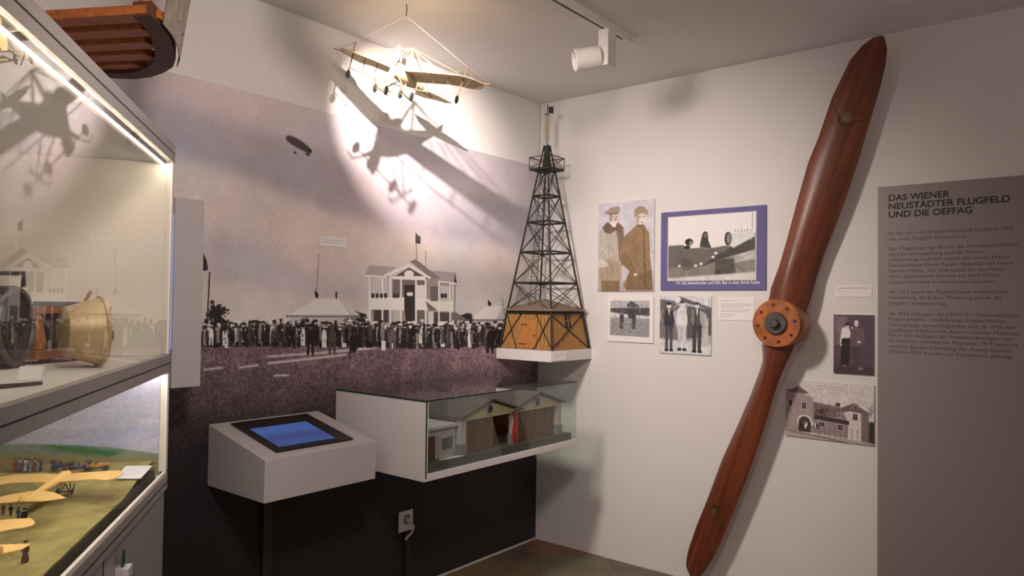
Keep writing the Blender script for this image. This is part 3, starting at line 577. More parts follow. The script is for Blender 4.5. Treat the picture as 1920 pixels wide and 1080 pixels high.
# ---------------------------------------------------------------- corner shelf and drilling-tower model
SZ0, SZ1 = 1.152, 1.214
sh = tag(MB().box((-.414, -.405, SZ0), (-.0005, -.006, SZ1)).build('corner_shelf', M_lacq, bevel=.002), 'white square corner shelf under the lattice tower model', 'shelf')
caption('caption_card', 'tiny white caption card on the front of the corner shelf', 'y', -.405, -.27, SZ0+.008, SZ1-.008, [(.3, .9), (.6, .7)]).location.y -= .4065
TC = np.array([-.207, -.207]); TZ0 = SZ1+.001; HB = .192; ZT = 2.425
T = thing('lattice_tower_model', 'dark lattice tower model with ochre plank hut standing on the corner shelf', 'model tower', (TC[0], TC[1], TZ0))
hw = lambda z: HB+(0.012-HB)*(z-TZ0)/(ZT-TZ0)
def corner(i, z, k=1.0): h = hw(z)*k; sx, sy = ((-1, -1), (1, -1), (1, 1), (-1, 1))[i % 4]; return (TC[0]+sx*h, TC[1]+sy*h, z)
for i in range(4): MB().tube(corner(i, TZ0), corner(i, ZT), .0068, 6, .005).build('leg', M_iron, T)
lev = [1.440, 1.600, 1.782, 1.961, 2.118, 2.278]
for z in lev[1:]:
    for i in range(4): MB().tube(corner(i, z), corner(i+1, z), .0058, 6).build('ring_beam', M_iron, T)
for z0, z1 in zip(lev[:-1], lev[1:]):
    for i in range(4):
        for a, b in ((i, i+1), (i+1, i)): MB().tube(corner(a, z0), corner(b, z1), .0026, 5).build('cross_brace', M_iron, T)
# hut
ZE = 1.436
def face_pt(i, u, z, k): a, b = np.array(corner(i, z, k)), np.array(corner(i+1, z, k)); return a+(b-a)*u
for i in range(4):
    mb = MB(); nb = 14
    for k in range(nb):
        u0, u1 = k/nb+.004, (k+1)/nb-.004; d = .962+random.uniform(-.004, .004)
        o_ = [face_pt(i, u, z, d) for u, z in ((u0, TZ0+.001), (u1, TZ0+.001), (u1, ZE), (u0, ZE))]; n_ = [face_pt(i, u, z, d-.06) for u, z in ((u0, TZ0+.001), (u1, TZ0+.001), (u1, ZE), (u0, ZE))]
        mb.hexa(o_, n_)
    w = mb.build('plank_wall', M_ochre, T)
    for a, b in ((0, .33), (.33, 0), (.67, 1), (1, .67)) if i == 3 else ((0, 1), (1, 0)):
        MB().tube(face_pt(i, a, TZ0+.004, .985), face_pt(i, b, ZE-.02, .985), .0036, 5).build('cross_brace', M_iron, T)
    MB().tube(corner(i, ZE-.012, 1.0), corner(i+1, ZE-.012, 1.0), .006, 6).build('ring_beam', M_iron, T)
dr = MB().hexa([face_pt(3, u, z, .985) for u, z in ((.36, TZ0+.012), (.70, TZ0+.012), (.68, TZ0+.165), (.38, TZ0+.165))], [face_pt(3, u, z, .95) for u, z in ((.36, TZ0+.012), (.70, TZ0+.012), (.68, TZ0+.165), (.38, TZ0+.165))]).build('hut_door', M_ochre2, T)
q0 = face_pt(3, .66, TZ0+.08, .99); MB().box(q0-.004, q0+.004).build('door_latch', M_iron, dr)
for zz_ in (TZ0+.03, TZ0+.14): MB().tube(face_pt(3, .36, zz_, .99), face_pt(3, .50, zz_, .99), .0025, 5).build('door_hinge', M_iron, dr)
wn = MB().hexa([face_pt(0, u, z, .985) for u, z in ((.42, TZ0+.125), (.58, TZ0+.125), (.585, TZ0+.205), (.425, TZ0+.205))], [face_pt(0, u, z, .93) for u, z in ((.42, TZ0+.125), (.58, TZ0+.125), (.585, TZ0+.205), (.425, TZ0+.205))]).build('hut_window', M_black, T)
M_sash = mat('brown sash', srgb(150, 104, 56), .6)
for a, b in (((.42, TZ0+.165), (.585, TZ0+.165)), ((.50, TZ0+.125), (.505, TZ0+.205))): MB().tube(face_pt(0, *a, .99), face_pt(0, *b, .99), .003, 5).build('glazing_bar', M_sash, wn)
e = hw(ZE)*1.13; cx, cy = TC
rf = MB(); rb = [(cx-e, cy-e, ZE), (cx+e, cy-e, ZE), (cx+e, cy+e, ZE), (cx-e, cy+e, ZE)]
rf.add(rb+[(x, y, z+.006) for x, y, z in rb]+[(cx, cy, ZE+.072)], [(3, 2, 1, 0), (0, 1, 5, 4), (1, 2, 6, 5), (2, 3, 7, 6), (3, 0, 4, 7), (4, 5, 8), (5, 6, 8), (6, 7, 8), (7, 4, 8)]).build('hut_roof', M_roof, T)
MB().tube((cx, cy, ZE+.06), (cx, cy, ZE+.115), .003, 6).build('roof_finial', M_iron, T)
# ladder
l0 = np.array([cx-.105, cy+.02, ZE+.03]); l1 = np.array([cx-.02, cy+.01, 2.27]); off = np.array([.011, -.014, 0])
lad = MB().tube(l0-off, l1-off*.6, .0018, 5).tube(l0+off, l1+off*.6, .0018, 5)
for k in range(40): c = l0+(l1-l0)*(k+.5)/40; lad.tube(c-off*.9, c+off*.9, .0012, 4)
lad.build('ladder', M_iron, T)
# platform, head and mast
ZP = 2.282; pw = .074
dk_ = MB().box((cx-pw, cy-pw, ZP-.012), (cx+pw, cy+pw, ZP)).build('platform', M_iron, T)
ZR = ZP+.066; pr = [(cx-pw, cy-pw), (cx+pw, cy-pw), (cx+pw, cy+pw), (cx-pw, cy+pw)]
for i in range(4):
    a, b = pr[i], pr[(i+1) % 4]
    MB().tube((*a, ZP), (*a, ZR), .0026, 5).build('rail_post', M_iron, T)
    MB().tube((*a, ZR), (*b, ZR), .0026, 5).build('hand_rail', M_iron, T)
    MB().tube((*a, ZP), (*b, ZR), .0016, 5).tube((*b, ZP), (*a, ZR), .0016, 5).build('rail_brace', M_iron, T)
MB().lathe([(0, .032), (.09, .020), (.125, .020), (.14, .012)], (cx, cy, ZP), (0, 0, 1), 6).build('tower_head', M_iron, T)
MB().tube((cx, cy, ZP+.13), (cx, cy, 2.672), .0028, 6).build('mast', M_iron, T)
av = AR*1.0; av[2] = 0; av /= np.linalg.norm(av); mv = np.array([cx, cy, 0])
M_bone = mat('bone white board', srgb(170, 160, 134), .7)
def vplate(x0, x1, z0, z1, t, name, m):
    nrm = np.array([av[1], -av[0], 0]); a = [mv+av*x0+nrm*-t, mv+av*x1+nrm*-t, mv+av*x1+nrm*t, mv+av*x0+nrm*t]
    return MB().hexa([q+np.array([0, 0, z0]) for q in a], [q+np.array([0, 0, z1]) for q in a]).build(name, m, T)
vplate(-.014, .013, 2.459, 2.607, .005, 'mast_board', M_bone); vplate(.006, .036, 2.617, 2.657, .0015, 'flag', M_black); vplate(-.02, .012, 2.609, 2.613, .004, 'mast_crossbar', M_iron)

# ---------------------------------------------------------------- hangar showcase on the mural wall
HX0, HX1, HY, HZ0, HZ1 = -1.565, -.442, -.598, .728, 1.066
HC = thing('wall_showcase', 'white wall-mounted glass showcase holding the hangar model', 'showcase', ((HX0+HX1)/2, HY/2, HZ0))
MB().box((HX0, HY, HZ0), (HX1, -.006, HZ0+.030)).build('bottom_panel', M_lacq, HC, bevel=.0015)
MB().box((HX0, HY+.001, HZ0+.030), (HX0+.020, -.006, HZ1-.007)).build('side_panel', M_lacq, HC)
MB().box((HX0-.001, HY-.001, HZ1-.007), (HX1+.001, -.006, HZ1)).build('glass_top', GLASS2, HC)
MB().box((HX0+.026, HY, HZ0+.031), (HX1-.007, HY+.006, HZ1-.008)).build('glass_front', GLASS2, HC)
MB().box((HX1-.006, HY, HZ0+.031), (HX1, -.006, HZ1-.008)).build('glass_side', GLASS2, HC)
MB().box((HX0+.006, HY-.0015, HZ0+.012), (HX0+.012, HY+.004, HZ1)).build('edge_seal', M_green_glass, HC)
MB().box((HX0-.0015, HY-.0025, HZ1-.006), (HX1, HY-.001, HZ1)).build('top_edge', M_green_glass, HC)
MB().box((HX0-.0025, HY-.001, HZ1-.006), (HX0-.001, -.006, HZ1)).build('top_edge', M_green_glass, HC)
# hangar model
BZ = HZ0+.064
M_base = mat('dark grey model ground', srgb(92, 88, 86), .85, var=.12, scale=40); M_gable = mat('cream gable boards', srgb(214, 196, 160), .6, var=.06, scale=12, stretch=(30, 1, 1))
M_pil = mat('pale grey pillar', srgb(196, 188, 190), .65); M_door = mat('brown hangar door boards', srgb(116, 82, 58), .6, var=.25, scale=12, stretch=(16, 16, 1)); M_hroof = mat('slate grey model roof', srgb(92, 86, 86), .75, var=.1, scale=30)
M_red = mat('red banner cloth', srgb(196, 42, 26), .7); M_annex = mat('white annex boards', srgb(200, 192, 190), .6)
HM = thing('hangar_model', 'twin-gabled wooden hangar model with red banner inside the wall showcase', 'model building', (-1.0, -.40, HZ0+.031))
MB().box((HX0+.03, -.585, HZ0+.031), (HX1-.03, -.04, BZ)).build('ground_board', M_base, HM)
YF, YB = -.545, -.12; PX = [-1.285, -.915, -.545]; ZEV, ZAP = .955, 1.022
for k in range(3):
    x = PX[k]; p_ = MB().box((x-.016, YF-.014, BZ), (x+.016, YF+.016, ZEV)).build('pillar', M_pil, HM)
    MB().box((x-.019, YF-.018, BZ), (x+.019, YF+.02, BZ+.05)).build('pillar_base', mat('grey pillar base', srgb(140, 134, 142), .7), p_)
for k in range(2):
    x0, x1 = PX[k], PX[k+1]; xm = (x0+x1)/2
    g = MB().prism([(x0, YF-.006, ZEV-.012), (x1, YF-.006, ZEV-.012), (x1, YF-.006, ZEV+.008), (xm, YF-.006, ZAP-.006), (x0, YF-.006, ZEV+.008)], (0, .012, 0)).build('gable', M_gable, HM)
    rw = MB().lathe([(0, .026), (.008, .026), (.008, .021), (.002, .021)], (xm-.005, YF-.005, ZEV+.024), (0, -1, 0), 20).build('window_ring', M_pil, HM)
    MB().lathe([(0, .020), (.004, .020)], (xm-.005, YF-.006, ZEV+.024), (0, -1, 0), 20).build('round_window', mat('dark window glass', (.03, .022, .02), .2), HM)
    ov = .03
    for s in (0, 1):
        xa = x0-ov if (k == 0 and s == 0) else (x1+ov if (k == 1 and s == 1) else (x0 if s == 0 else x1)); za = ZEV+.012-(.012 if xa in (x0-ov, x1+ov) else 0)
        MB().prism([(xa, YF-.03, za), (xm, YF-.03, ZAP+.002), (xm, YF-.03, ZAP+.010), (xa, YF-.03, za+.008)], (0, YB-YF+.06, 0)).build('roof_slope', M_hroof, HM)
    nd = 8
    for d in range(nd):
        if k == 0 and d in (5, 6, 7): continue
        xa = x0+.018+(x1-x0-.036)*d/nd; xb = x0+.018+(x1-x0-.036)*(d+1)/nd
        MB().box((xa+.001, YF+.006+.004*(d % 2), BZ+.002), (xb-.001, YF+.014+.004*(d % 2), ZEV-.012)).build('door_panel', M_door, HM)
MB().box((PX[0], YB-.01, BZ), (PX[2], YB, ZEV)).build('back_wall', M_door, HM); 
for x in (PX[0], PX[2]): MB().box((x-.005, YF+.016, BZ), (x+.005, YB, ZEV)).build('side_wall', M_annex, HM)
bn = MB()
for k in range(8):
    z0_, z1_ = ZEV-.01-.145*k/8, ZEV-.01-.145*(k+1)/8; f0, f1 = .005*math.sin(k*.9), .005*math.sin((k+1)*.9)
    bn.hexa([(-.946+f1, YF-.024, z1_), (-.922+f1, YF-.028+f1, z1_), (-.922+f1, YF-.026+f1, z1_), (-.946+f1, YF-.022, z1_)], [(-.946+f0, YF-.024, z0_), (-.922+f0, YF-.028+f0, z0_), (-.922+f0, YF-.026+f0, z0_), (-.946+f0, YF-.022, z0_)])
bn.build('red_banner', M_red, HM); MB().tube((-.955, YF-.024, ZEV-.006), (-.86, YF-.024, ZEV+.004), .003, 6).build('banner_pole', M_iron, HM)
AX0, AX1 = -1.50, PX[0]-.018
an = MB().box((AX0, YF+.02, BZ), (AX1, YB, .925)).build('annex_body', M_annex, HM)
MB().box((AX0-.02, YF+.0, .925), (AX1+.004, YB+.01, .937)).build('annex_roof', M_pil, HM)
MB().box((AX0+.004, YF+.012, BZ+.004), (AX0+.062, YF+.0195, .895)).build('annex_opening', mat('dark brown opening', srgb(92, 62, 44), .7), HM)
ad = MB().hexa([(AX0+.06, YF-.02, BZ+.002), (AX1-.03, YF+.008, BZ+.002), (AX1-.03, YF+.014, BZ+.002), (AX0+.06, YF-.014, BZ+.002)], [(AX0+.06, YF-.02, .90), (AX1-.03, YF+.008, .90), (AX1-.03, YF+.014, .90), (AX0+.06, YF-.014, .90)]).build('annex_door', M_annex, HM)
for k in range(4):
    x = AX0+.072+k*.022; MB().box((x, YF-.021+.0055*k, .84), (x+.014, YF-.012+.0055*k, .885)).build('door_pane', mat('grey pane', srgb(110, 108, 112), .3), ad)
cq = [(-1.44, -.560), (-1.30, -.572), (-1.27, -.550), (-1.41, -.535)]
tag(MB().prism([(a, b, BZ+.001) for a, b in cq], (0, 0, .002)).build('label_card', M_paper), 'blank-looking white card lying on the ground of the hangar showcase', 'card')

# ---------------------------------------------------------------- touch-screen desk, cable ducts, socket
KX0, KX1, KY = -2.187, -1.664, -.409; KB, KTB, KTF = .732, .975, .889
K = thing('screen_desk', 'white sloping wall desk with a built-in tablet screen', 'screen desk', ((KX0+KX1)/2, KY/2, KB))
MB().add([(KX0, KY, KB), (KX1, KY, KB), (KX1, -.006, KB), (KX0, -.006, KB), (KX0, KY, KTF), (KX1, KY, KTF), (KX1, -.006, KTB), (KX0, -.006, KTB)], [(3, 2, 1, 0), (4, 5, 6, 7), (0, 1, 5, 4), (1, 2, 6, 5), (2, 3, 7, 6), (3, 0, 4, 7)]).build('housing', M_greylacq, K, bevel=.002)
def ktop(x, y, h): return (x, y, KTB+(KTB-KTF)/(-.006-KY)*(y+.006)+h)
M_bez = mat('black tablet bezel', (.018, .014, .012), .35)
bz = MB(); OX0, OX1, OY0, OY1 = -2.112, -1.750, -.365, -.042; IX0, IX1, IY0, IY1 = -2.077, -1.806, -.330, -.115
out = [(OX0, OY0), (OX1, OY0), (OX1, OY1), (OX0, OY1)]; inn = [(IX0, IY0), (IX1, IY0), (IX1, IY1), (IX0, IY1)]
vv = [ktop(*q, .0005) for q in out]+[ktop(*q, .008) for q in out]+[ktop(*q, .006) for q in inn]+[ktop(*q, .0005) for q in inn]
ff = []
for i in range(4):
    j = (i+1) % 4; ff += [(i, j, 4+j, 4+i), (4+i, 4+j, 8+j, 8+i), (8+i, 8+j, 12+j, 12+i), (12+i, 12+j, j, i)]
bz.add(vv, ff).build('bezel', M_bez, K)
q = Pic(360, 250, (64, 88, 150), lambda x, y: (x*360, y*250))
q.poly([(0, 0), (1, 0), (1, .45), (0, .4)], (74, 104, 170), 20, .7); q.poly([(0, .5), (.4, .42), (.8, .5), (1, .46), (1, .75), (0, .7)], (64, 72, 132), 16, .7)
for k in range(26): q.ell(random.random(), random.uniform(.4, .9), .06, .02, random.choice([(84, 80, 140), (60, 92, 150), (100, 96, 150)]), 4, .4)
q.grain(5, .05); im = q.image('tablet_screen', (255, 255, 255), 1.0)
sm = bpy.data.materials.new('tablet screen'); sm.use_nodes = True; nt = sm.node_tree; b = nt.nodes['Principled BSDF']; tx = nt.nodes.new('ShaderNodeTexImage'); tx.image = im
b.inputs['Base Color'].default_value = (.01, .01, .012, 1); b.inputs['Roughness'].default_value = .12; nt.links.new(tx.outputs[0], b.inputs['Emission Color']); b.inputs['Emission Strength'].default_value = 0.72
sc_ = MB().add([ktop(*q_, h) for h in (.0005, .0035) for q_ in inn], [(3, 2, 1, 0), (4, 5, 6, 7), (0, 1, 5, 4), (1, 2, 6, 5), (2, 3, 7, 6), (3, 0, 4, 7)]).build('screen', sm, K)
uv = sc_.data.uv_layers.new(name='UVMap')
for l in sc_.data.loops: v = l.vertex_index % 4; uv.data[l.index].uv = ((0, 0), (1, 0), (1, 1), (0, 1))[v]
M_duct = mat('black cable duct', (.022, .019, .019), .5)
tag(MB().box((-1.945, -.030, .013), (-1.905, -.005, .731)).build('cable_duct', M_duct, bevel=.002), 'black cable duct running down the wall below the screen desk', 'duct')
tag(MB().box((-1.128, -.026, .013), (-1.096, -.005, .300)).build('cable_duct', M_duct, bevel=.002), 'black cable duct running down the wall below the power socket', 'duct')
SO = thing('power_socket', 'white wall socket with a plugged-in white lead on the dark wall', 'socket', (-1.117, -.004, .305))
M_pl = mat('white plastic', (.72, .70, .68), .35)
pt_ = MB().box((-1.166, -.016, .306), (-1.070, -.005, .410)).build('socket_plate', M_pl, SO, bevel=.004)
MB().lathe([(0, .030), (.003, .030), (.003, .024), (-.004, .022)], (-1.112, -.016, .366), (0, -1, 0), 20).build('socket_ring', M_pl, pt_, smooth=True)
MB().lathe([(0, .018), (.02, .017), (.028, .012)], (-1.112, -.018, .366), (0, -1, 0), 16).build('plug', M_pl, SO, smooth=True)
MB().path([(-1.112, -.045, .362), (-1.108, -.060, .335), (-1.112, -.052, .305), (-1.128, -.040, .288), (-1.140, -.034, .272)], .006, 8).build('lead', M_pl, SO, smooth=True)

# ---------------------------------------------------------------- grey monitor housing behind the display case
GB = thing('monitor_housing', 'grey wall housing with a lit blue screen on its side, behind the display case', 'monitor', (-2.42, -.15, 1.165))
MB().box((-2.486, -.300, 1.165), (-2.381, -.006, 1.825)).build('housing', M_greylacq, GB, bevel=.003)
MB().box((-2.489, -.292, 1.30), (-2.4861, -.05, 1.765)).build('screen', mat('blue lit screen', (.05, .08, .16), .2, emit=1.1, ecol=srgb(120, 150, 235)), GB)

# ---------------------------------------------------------------- ceiling track and spotlights
def track(x0, x1, ty, label):
    t_ = thing('ceiling_track', label, 'light track', ((x0+x1)/2, ty, H))
    MB().box((x0, ty-.018, H-.034), (x1, ty+.018, H)).build('rail', M_lacq, t_)
    MB().box((x0, ty-.004, H-.0352), (x1-.06, ty+.005, H-.0338)).build('slot', M_black, t_)
    MB().box((x1, ty-.020, H-.036), (x1+.035, ty+.020, H)).build('end_cap', M_pl, t_)
track(-3.4, -.70, TRACK_Y, 'white ceiling lighting track with a dark slot, ending near the corner')
track(-4.2, -1.9, FILL_TRACK_Y, 'unseen white ceiling track added behind the viewer for the mural fill')  # second track added out of view to carry the wide mural fill
def spotlight(x, target, label, TRACK_Y=TRACK_Y):
    o = thing('track_spotlight', label, 'spotlight', (x, TRACK_Y, H-.035), group='spotlights on the ceiling track')
    MB().box((x-.035, TRACK_Y-.026, H-.200), (x+.035, TRACK_Y+.026, H-.035)).build('gear_box', M_pl, o, bevel=.003)
    MB().box((x-.036, TRACK_Y-.0265, H-.112), (x+.036, TRACK_Y+.0265, H-.110)).build('joint_line', M_greylacq, o)
    c = Vector((x, TRACK_Y, H-.15+(.03 if abs(x-SPOTS[0][0][0]) < .01 else 0))); d = (Vector(target)-c).normalized()
    MB().tube(c, c+d*.045, .016, 12).build('swivel', M_black, o)
    hd = MB().lathe([(.038, .045), (.04, .050), (.150, .050), (.153, .046), (.146, .044), (.120, .040)], c, d, 28).build('lamp_head', M_pl, o, smooth=True); return o
spotlight(-.895, (-1.9, -.06, 2.34), 'white track spotlight nearest the room corner, its drum turned left')
spotlight(SPOTS[0][0][0], SPOTS[0][1], 'white track spotlight aimed at the hanging model aeroplane')
spotlight(SPOTS[1][0][0], SPOTS[1][1], 'white track spotlight aimed at the pictures on the right wall')
spotlight(SPOTS[2][0][0], SPOTS[2][1], 'white fill spotlight added on the unseen track behind the viewer, aimed at the mural', FILL_TRACK_Y)

# ---------------------------------------------------------------- monoplane models
def monoplane(name, label, C, right, fwd, L, mats, group=None, rods=True, dih=.14, cat='model aircraft', chord=1.3, lf=1.0, tw=1.0):
    fab, wood, rod, rubber, metal = mats
    R_ = Vector(right).normalized(); F_ = Vector(fwd); F_ = (F_-R_*F_.dot(R_)).normalized(); U_ = R_.cross(F_)
    o = thing(name, label, cat, C, group=group); o.rotation_mode = 'QUATERNION'
    o.rotation_quaternion = Matrix((R_, F_, U_)).transposed().to_quaternion(); o.scale = (L, L, L)
    half = [(.05, .20), (.30, .215), (.55, .21), (.80, .19), (.92, .12), (1.0, -.02), (1.0, -.12), (.94, -.22), (.86, -.26), (.76, -.24), (.66, -.17), (.50, -.145), (.30, -.15), (.05, -.16)]
    for s in (1, -1):
        pts = [(s*a, b, dih*a-.10*max(0, a-.7)*0) for a, b in half]
        w = MB(); n = len(pts); cam_ = lambda b: .03*(1-((b-.03)/.24)**2)
        # ribs across the span: a cambered skin of several strips
        xs = np.linspace(.05, 1.0, 15); le = [np.interp(x, [.05, .30, .55, .80, .92, 1.0], [.20, .215, .21, .19, .12, -.02]) for x in xs]; te = [np.interp(x, [.05, .30, .50, .66, .76, .86, .94, 1.0], [-.16, -.15, -.145, -.17, -.24, -.26, -.22, -.12]) for x in xs]
        nc = 6; V = []
        for x, a, b in zip(xs, le, te):
            for lvl in (0, 1):
                for k in range(nc):
                    y = a+(b-a)*k/(nc-1); t = k/(nc-1); z = dih*x+.035*math.sin(math.pi*min(1, t*1.1))*(1-x*.5)-(.012 if lvl else 0)+(.04*max(0, x-.7)*t); V.append((s*x, y*chord, z))
        Fc = []
        for i in range(len(xs)-1):
            a0 = i*2*nc; b0 = (i+1)*2*nc
            for k in range(nc-1): Fc += [(a0+k, a0+k+1, b0+k+1, b0+k), (a0+nc+k, b0+nc+k, b0+nc+k+1, a0+nc+k+1)]
            Fc += [(a0, b0, b0+nc, a0+nc), (a0+nc-1, a0+2*nc-1, b0+2*nc-1, b0+nc-1)]
        Fc += [tuple(list(range(nc))+list(range(2*nc-1, nc-1, -1)))]; e0 = (len(xs)-1)*2*nc; Fc += [tuple([e0+k for k in range(nc)]+[e0+k for k in range(2*nc-1, nc-1, -1)])]
        w.add(V, Fc).build('wing', fab, o, local=True)
    fu = MB(); secs = [(.42, .055, .075, -.03), (.30, .075, .105, -.02), (.05, .08, .11, -.02), (-.30, .06, .08, -.005), (-.80, .03, .035, .02), (-1.15, .010, .012, .03)]
    V = []
    for y, a, h, z in secs:
        y = y*(lf if y < 0 else 1)
        for k in range(10): t = 2*math.pi*k/10; V.append((a*math.cos(t), y, z+h*math.sin(t)))
    fu.add(V, [(k*10+i, k*10+(i+1) % 10, (k+1)*10+(i+1) % 10, (k+1)*10+i) for k in range(len(secs)-1) for i in range(10)]+[tuple(range(10)), tuple(range(50, 60))]).build('fuselage', fab, o, smooth=True, local=True)
    for s in (1, -1): MB().prism([(s*a*tw, b*lf, .03) for a, b in ((.02, -.72), (.16, -.86), (.30, -1.14), (.16, -1.24), (.02, -1.20))], (0, 0, .010)).build('tail_plane', fab, o, local=True)
    MB().prism([(-.005, -.95*lf, .03), (-.005, -1.22*lf, .03), (-.005, -1.20*lf, .13), (-.005, -1.05*lf, .10)], (.01, 0, 0)).build('tail_fin', fab, o, local=True)
    pb = MB()
    for s in (1, -1):
        V = []
        for k in range(9):
            r = .02+.22*k/8; wd_ = .018+.030*math.sin(math.pi*min(1, .15+.8*k/8)); V += [(-wd_, .455+.012, s*r), (wd_, .455-.012, s*r), (wd_, .447-.012, s*r), (-wd_, .447+.012, s*r)]
        pb.add(V, [(k*4+i, k*4+(i+1) % 4, k*4+4+(i+1) % 4, k*4+4+i) for k in range(8) for i in range(4)]+[(0, 1, 2, 3), (32, 33, 34, 35)])
    if not rods: pb.v = [(q[2]*.8, q[1], q[0]*.8) for q in pb.v]
    pb.lathe([(0, .02), (.05, .015)], (0, .42, 0), (0, 1, 0), 10).build('propeller', wood, o, smooth=True, local=True)
    MB().box((-.035, .20, .08), (.035, .33, .15)).lathe([(0, .02), (.05, .02)], (0, .22, .15), (0, 0, 1), 8).lathe([(0, .02), (.05, .02)], (0, .30, .15), (0, 0, 1), 8).build('engine', metal, o, local=True)
    rr = .0075 if rods else .010
    if rods:
        king = (0, .03, .36)
        kp = MB().tube((-.05, .03, .08), king, rr*1.6, 6).tube((.05, .03, .08), king, rr*1.6, 6).build('king_post', rod, o, local=True)
        wr = MB()
        for s in (1, -1):
            for x, y in ((.30, .18), (.30, -.12), (.52, .18), (.52, -.12), (.76, .15)): wr.tube(king, (s*x, y, dih*x+.03), rr*.55, 5)
        wr.tube(king, (0, .40, .05), rr*.55, 5).tube(king, (0, -.9*lf, .06), rr*.55, 5).build('bracing_wires', rod, o, local=True)
    if rods:
        br = MB().tube((-.76, .06, -.145+dih*.5), (-.30, .06, -.15), rr*.8, 5).tube((-.30, .06, -.15), (.30, .06, -.15), rr*.8, 5).tube((.30, .06, -.15), (.76, .06, -.145+dih*.5), rr*.8, 5).build('under_truss', rod, o, local=True)
        for s in (1, -1):
            for x in (.20, .40, .58): MB().tube((s*x, .06, -.15+(.05*max(0, x-.3))), (s*x, .06, dih*x+.01), rr*.7, 5).build('truss_strut', rod, o, local=True)
            po = MB().tube((s*.78, .04, dih*.76+.17), (s*.76, .06, -.12), rr*1.3, 6).build('outrigger_post', rod, o, local=True)
            wl_ = MB().lathe([(-.010, .045), (0, .055), (.010, .045)], (s*.76, .06, -.155), (1, 0, 0), 16).build('outrigger_wheel', rubber, o, smooth=True, local=True)
            ws = MB()
            for x, y in ((1.08, -.04), (.96, -.18), (.55, .1), (.9, .12)): ws.tube((s*.78, .04, dih*.76+.17), (s*x, y, dih*x+.01), rr*.25, 4); ws.tube((s*.76, .06, -.12), (s*x, y, dih*x), rr*.25, 4)
            ws.build('tip_wires', rod, o, local=True); MB().tube((s*.97, -.05, dih*.97), (s*1.10, -.04, dih*1.08), rr, 6).build('tip_spar', rod, o, local=True)
    gx = (-.25, -.10, .10, .25) if rods else (-.12, .12)
    for x in gx: MB().lathe([(-.012, .045), (0, .060), (.012, .045)], (x, .26, -.29), (1, 0, 0), 16).build('wheel', rubber, o, smooth=True, local=True)
    MB().tube((gx[0], .26, -.29), (gx[-1], .26, -.29), rr, 6).build('axle', rod, o, local=True)
    lg = MB()
    for s in (1, -1):
        x = abs(gx[-1])*.68; lg.tube((s*.05, .34, -.10), (s*x, .28, -.28), rr, 6).tube((s*.06, .10, -.12), (s*x, .22, -.28), rr, 6).path([(s*x, .52, -.22), (s*x, .44, -.29), (s*x, .26, -.30), (s*x, .02, -.30)], rr, 6)
    lg.build('undercarriage_struts', rod, o, local=True)
    return o
M_fab = mat('natural linen', srgb(214, 198, 160), .8, var=.04, scale=20); M_yrod = mat('pale brown wood rods', srgb(150, 126, 86), .5); M_pwood = mat('light propeller wood', srgb(190, 160, 110), .4, var=.15, stretch=(10, 10, 1)); M_rub = mat('dark rubber', srgb(44, 46, 40), .7)
A_ = math.radians(28); RV = (math.sin(A_), -math.cos(A_), -.27); FV = (-math.cos(A_), -math.sin(A_), 0)
PCn = (-1.568, -.452, 2.449); PL = .335
monoplane('model_monoplane', 'cream bird-winged model monoplane hanging lit before the mural', PCn, tuple(-k for k in RV), FV, PL, (M_fab, M_pwood, M_yrod, M_rub, M_steel))
HK = thing('ceiling_hook', 'small metal ceiling hook with threads above the hanging aeroplane', 'hook', (-1.592, -.474, H))
MB().path([(-1.592, -.474, H), (-1.592, -.474, H-.02), (-1.586, -.47, H-.03), (-1.598, -.478, H-.042), (-1.592, -.474, H-.055)], .0022, 6).build('hook', M_steel, HK, smooth=True)
pr_ = np.array(RV)/np.linalg.norm(RV); pf_ = np.array(FV); pu_ = np.cross(pf_, pr_)
M_thread = mat('pale thread', (.75, .72, .66), .5)
for s in (1, -1):
    e_ = np.array(PCn)+PL*(pr_*s*.78+pf_*.04+pu_*(.14*.76+.172)); MB().tube((-1.592, -.474, H-.053), e_, .00035, 4).build('thread', M_thread, HK)

# ---------------------------------------------------------------- slatted seat hung above the display case
SK = (2.15-CAM[2])/(2.22-CAM[2])
near = CAM[:2]+(np.array([-2.826, -.837])-CAM[:2])*SK; da = np.array([-.49, .87]); db = np.array([.87, .49])
SP = lambda a, b, z: (*(near+da*a+db*b), z)
SZ = 2.15
ST = thing('slatted_seat', 'slatted wooden seat with riveted metal side sheet hanging above the display case', 'seat', SP(.36, .2, SZ))
M_swood = mat('amber varnished wood', srgb(158, 92, 44), .55, var=.22, scale=9, stretch=(1.5, 6, 6)); M_rim = mat('dark brown bent wood', srgb(84, 48, 32), .6, var=.2, scale=8)
outer = [(0, 0), (.018, .06), (.045, .135), (.085, .21), (.14, .30), (.19, .36), (.25, .405), (.32, .44), (.38, .452), (.44, .44), (.51, .405), (.57, .36), (.62, .30), (.675, .21), (.715, .135), (.742, .06), (.76, 0)]
ctr = np.array([.38, .12]); inner = [tuple(np.array(q)+(ctr-np.array(q))/np.linalg.norm(ctr-np.array(q))*.052) if q[1] > .01 else ((q[0]+.05) if q[0] < .3 else q[0]-.05, 0.0) for q in outer]
rm = MB(); n = len(outer)
V = [SP(a, b, z) for z in (SZ, SZ+.035) for pts in (outer, inner) for a, b in pts]
Fc = []
for i in range(n-1): Fc += [(i, i+1, n+i+1, n+i), (2*n+i, 3*n+i, 3*n+i+1, 2*n+i+1), (i, 2*n+i, 2*n+i+1, i+1), (n+i, n+i+1, 3*n+i+1, 3*n+i)]
Fc += [(0, n, 3*n, 2*n), (n-1, 3*n-1, 4*n-1, 2*n-1)]
rm.add(V, Fc).build('rim', M_rim, ST)
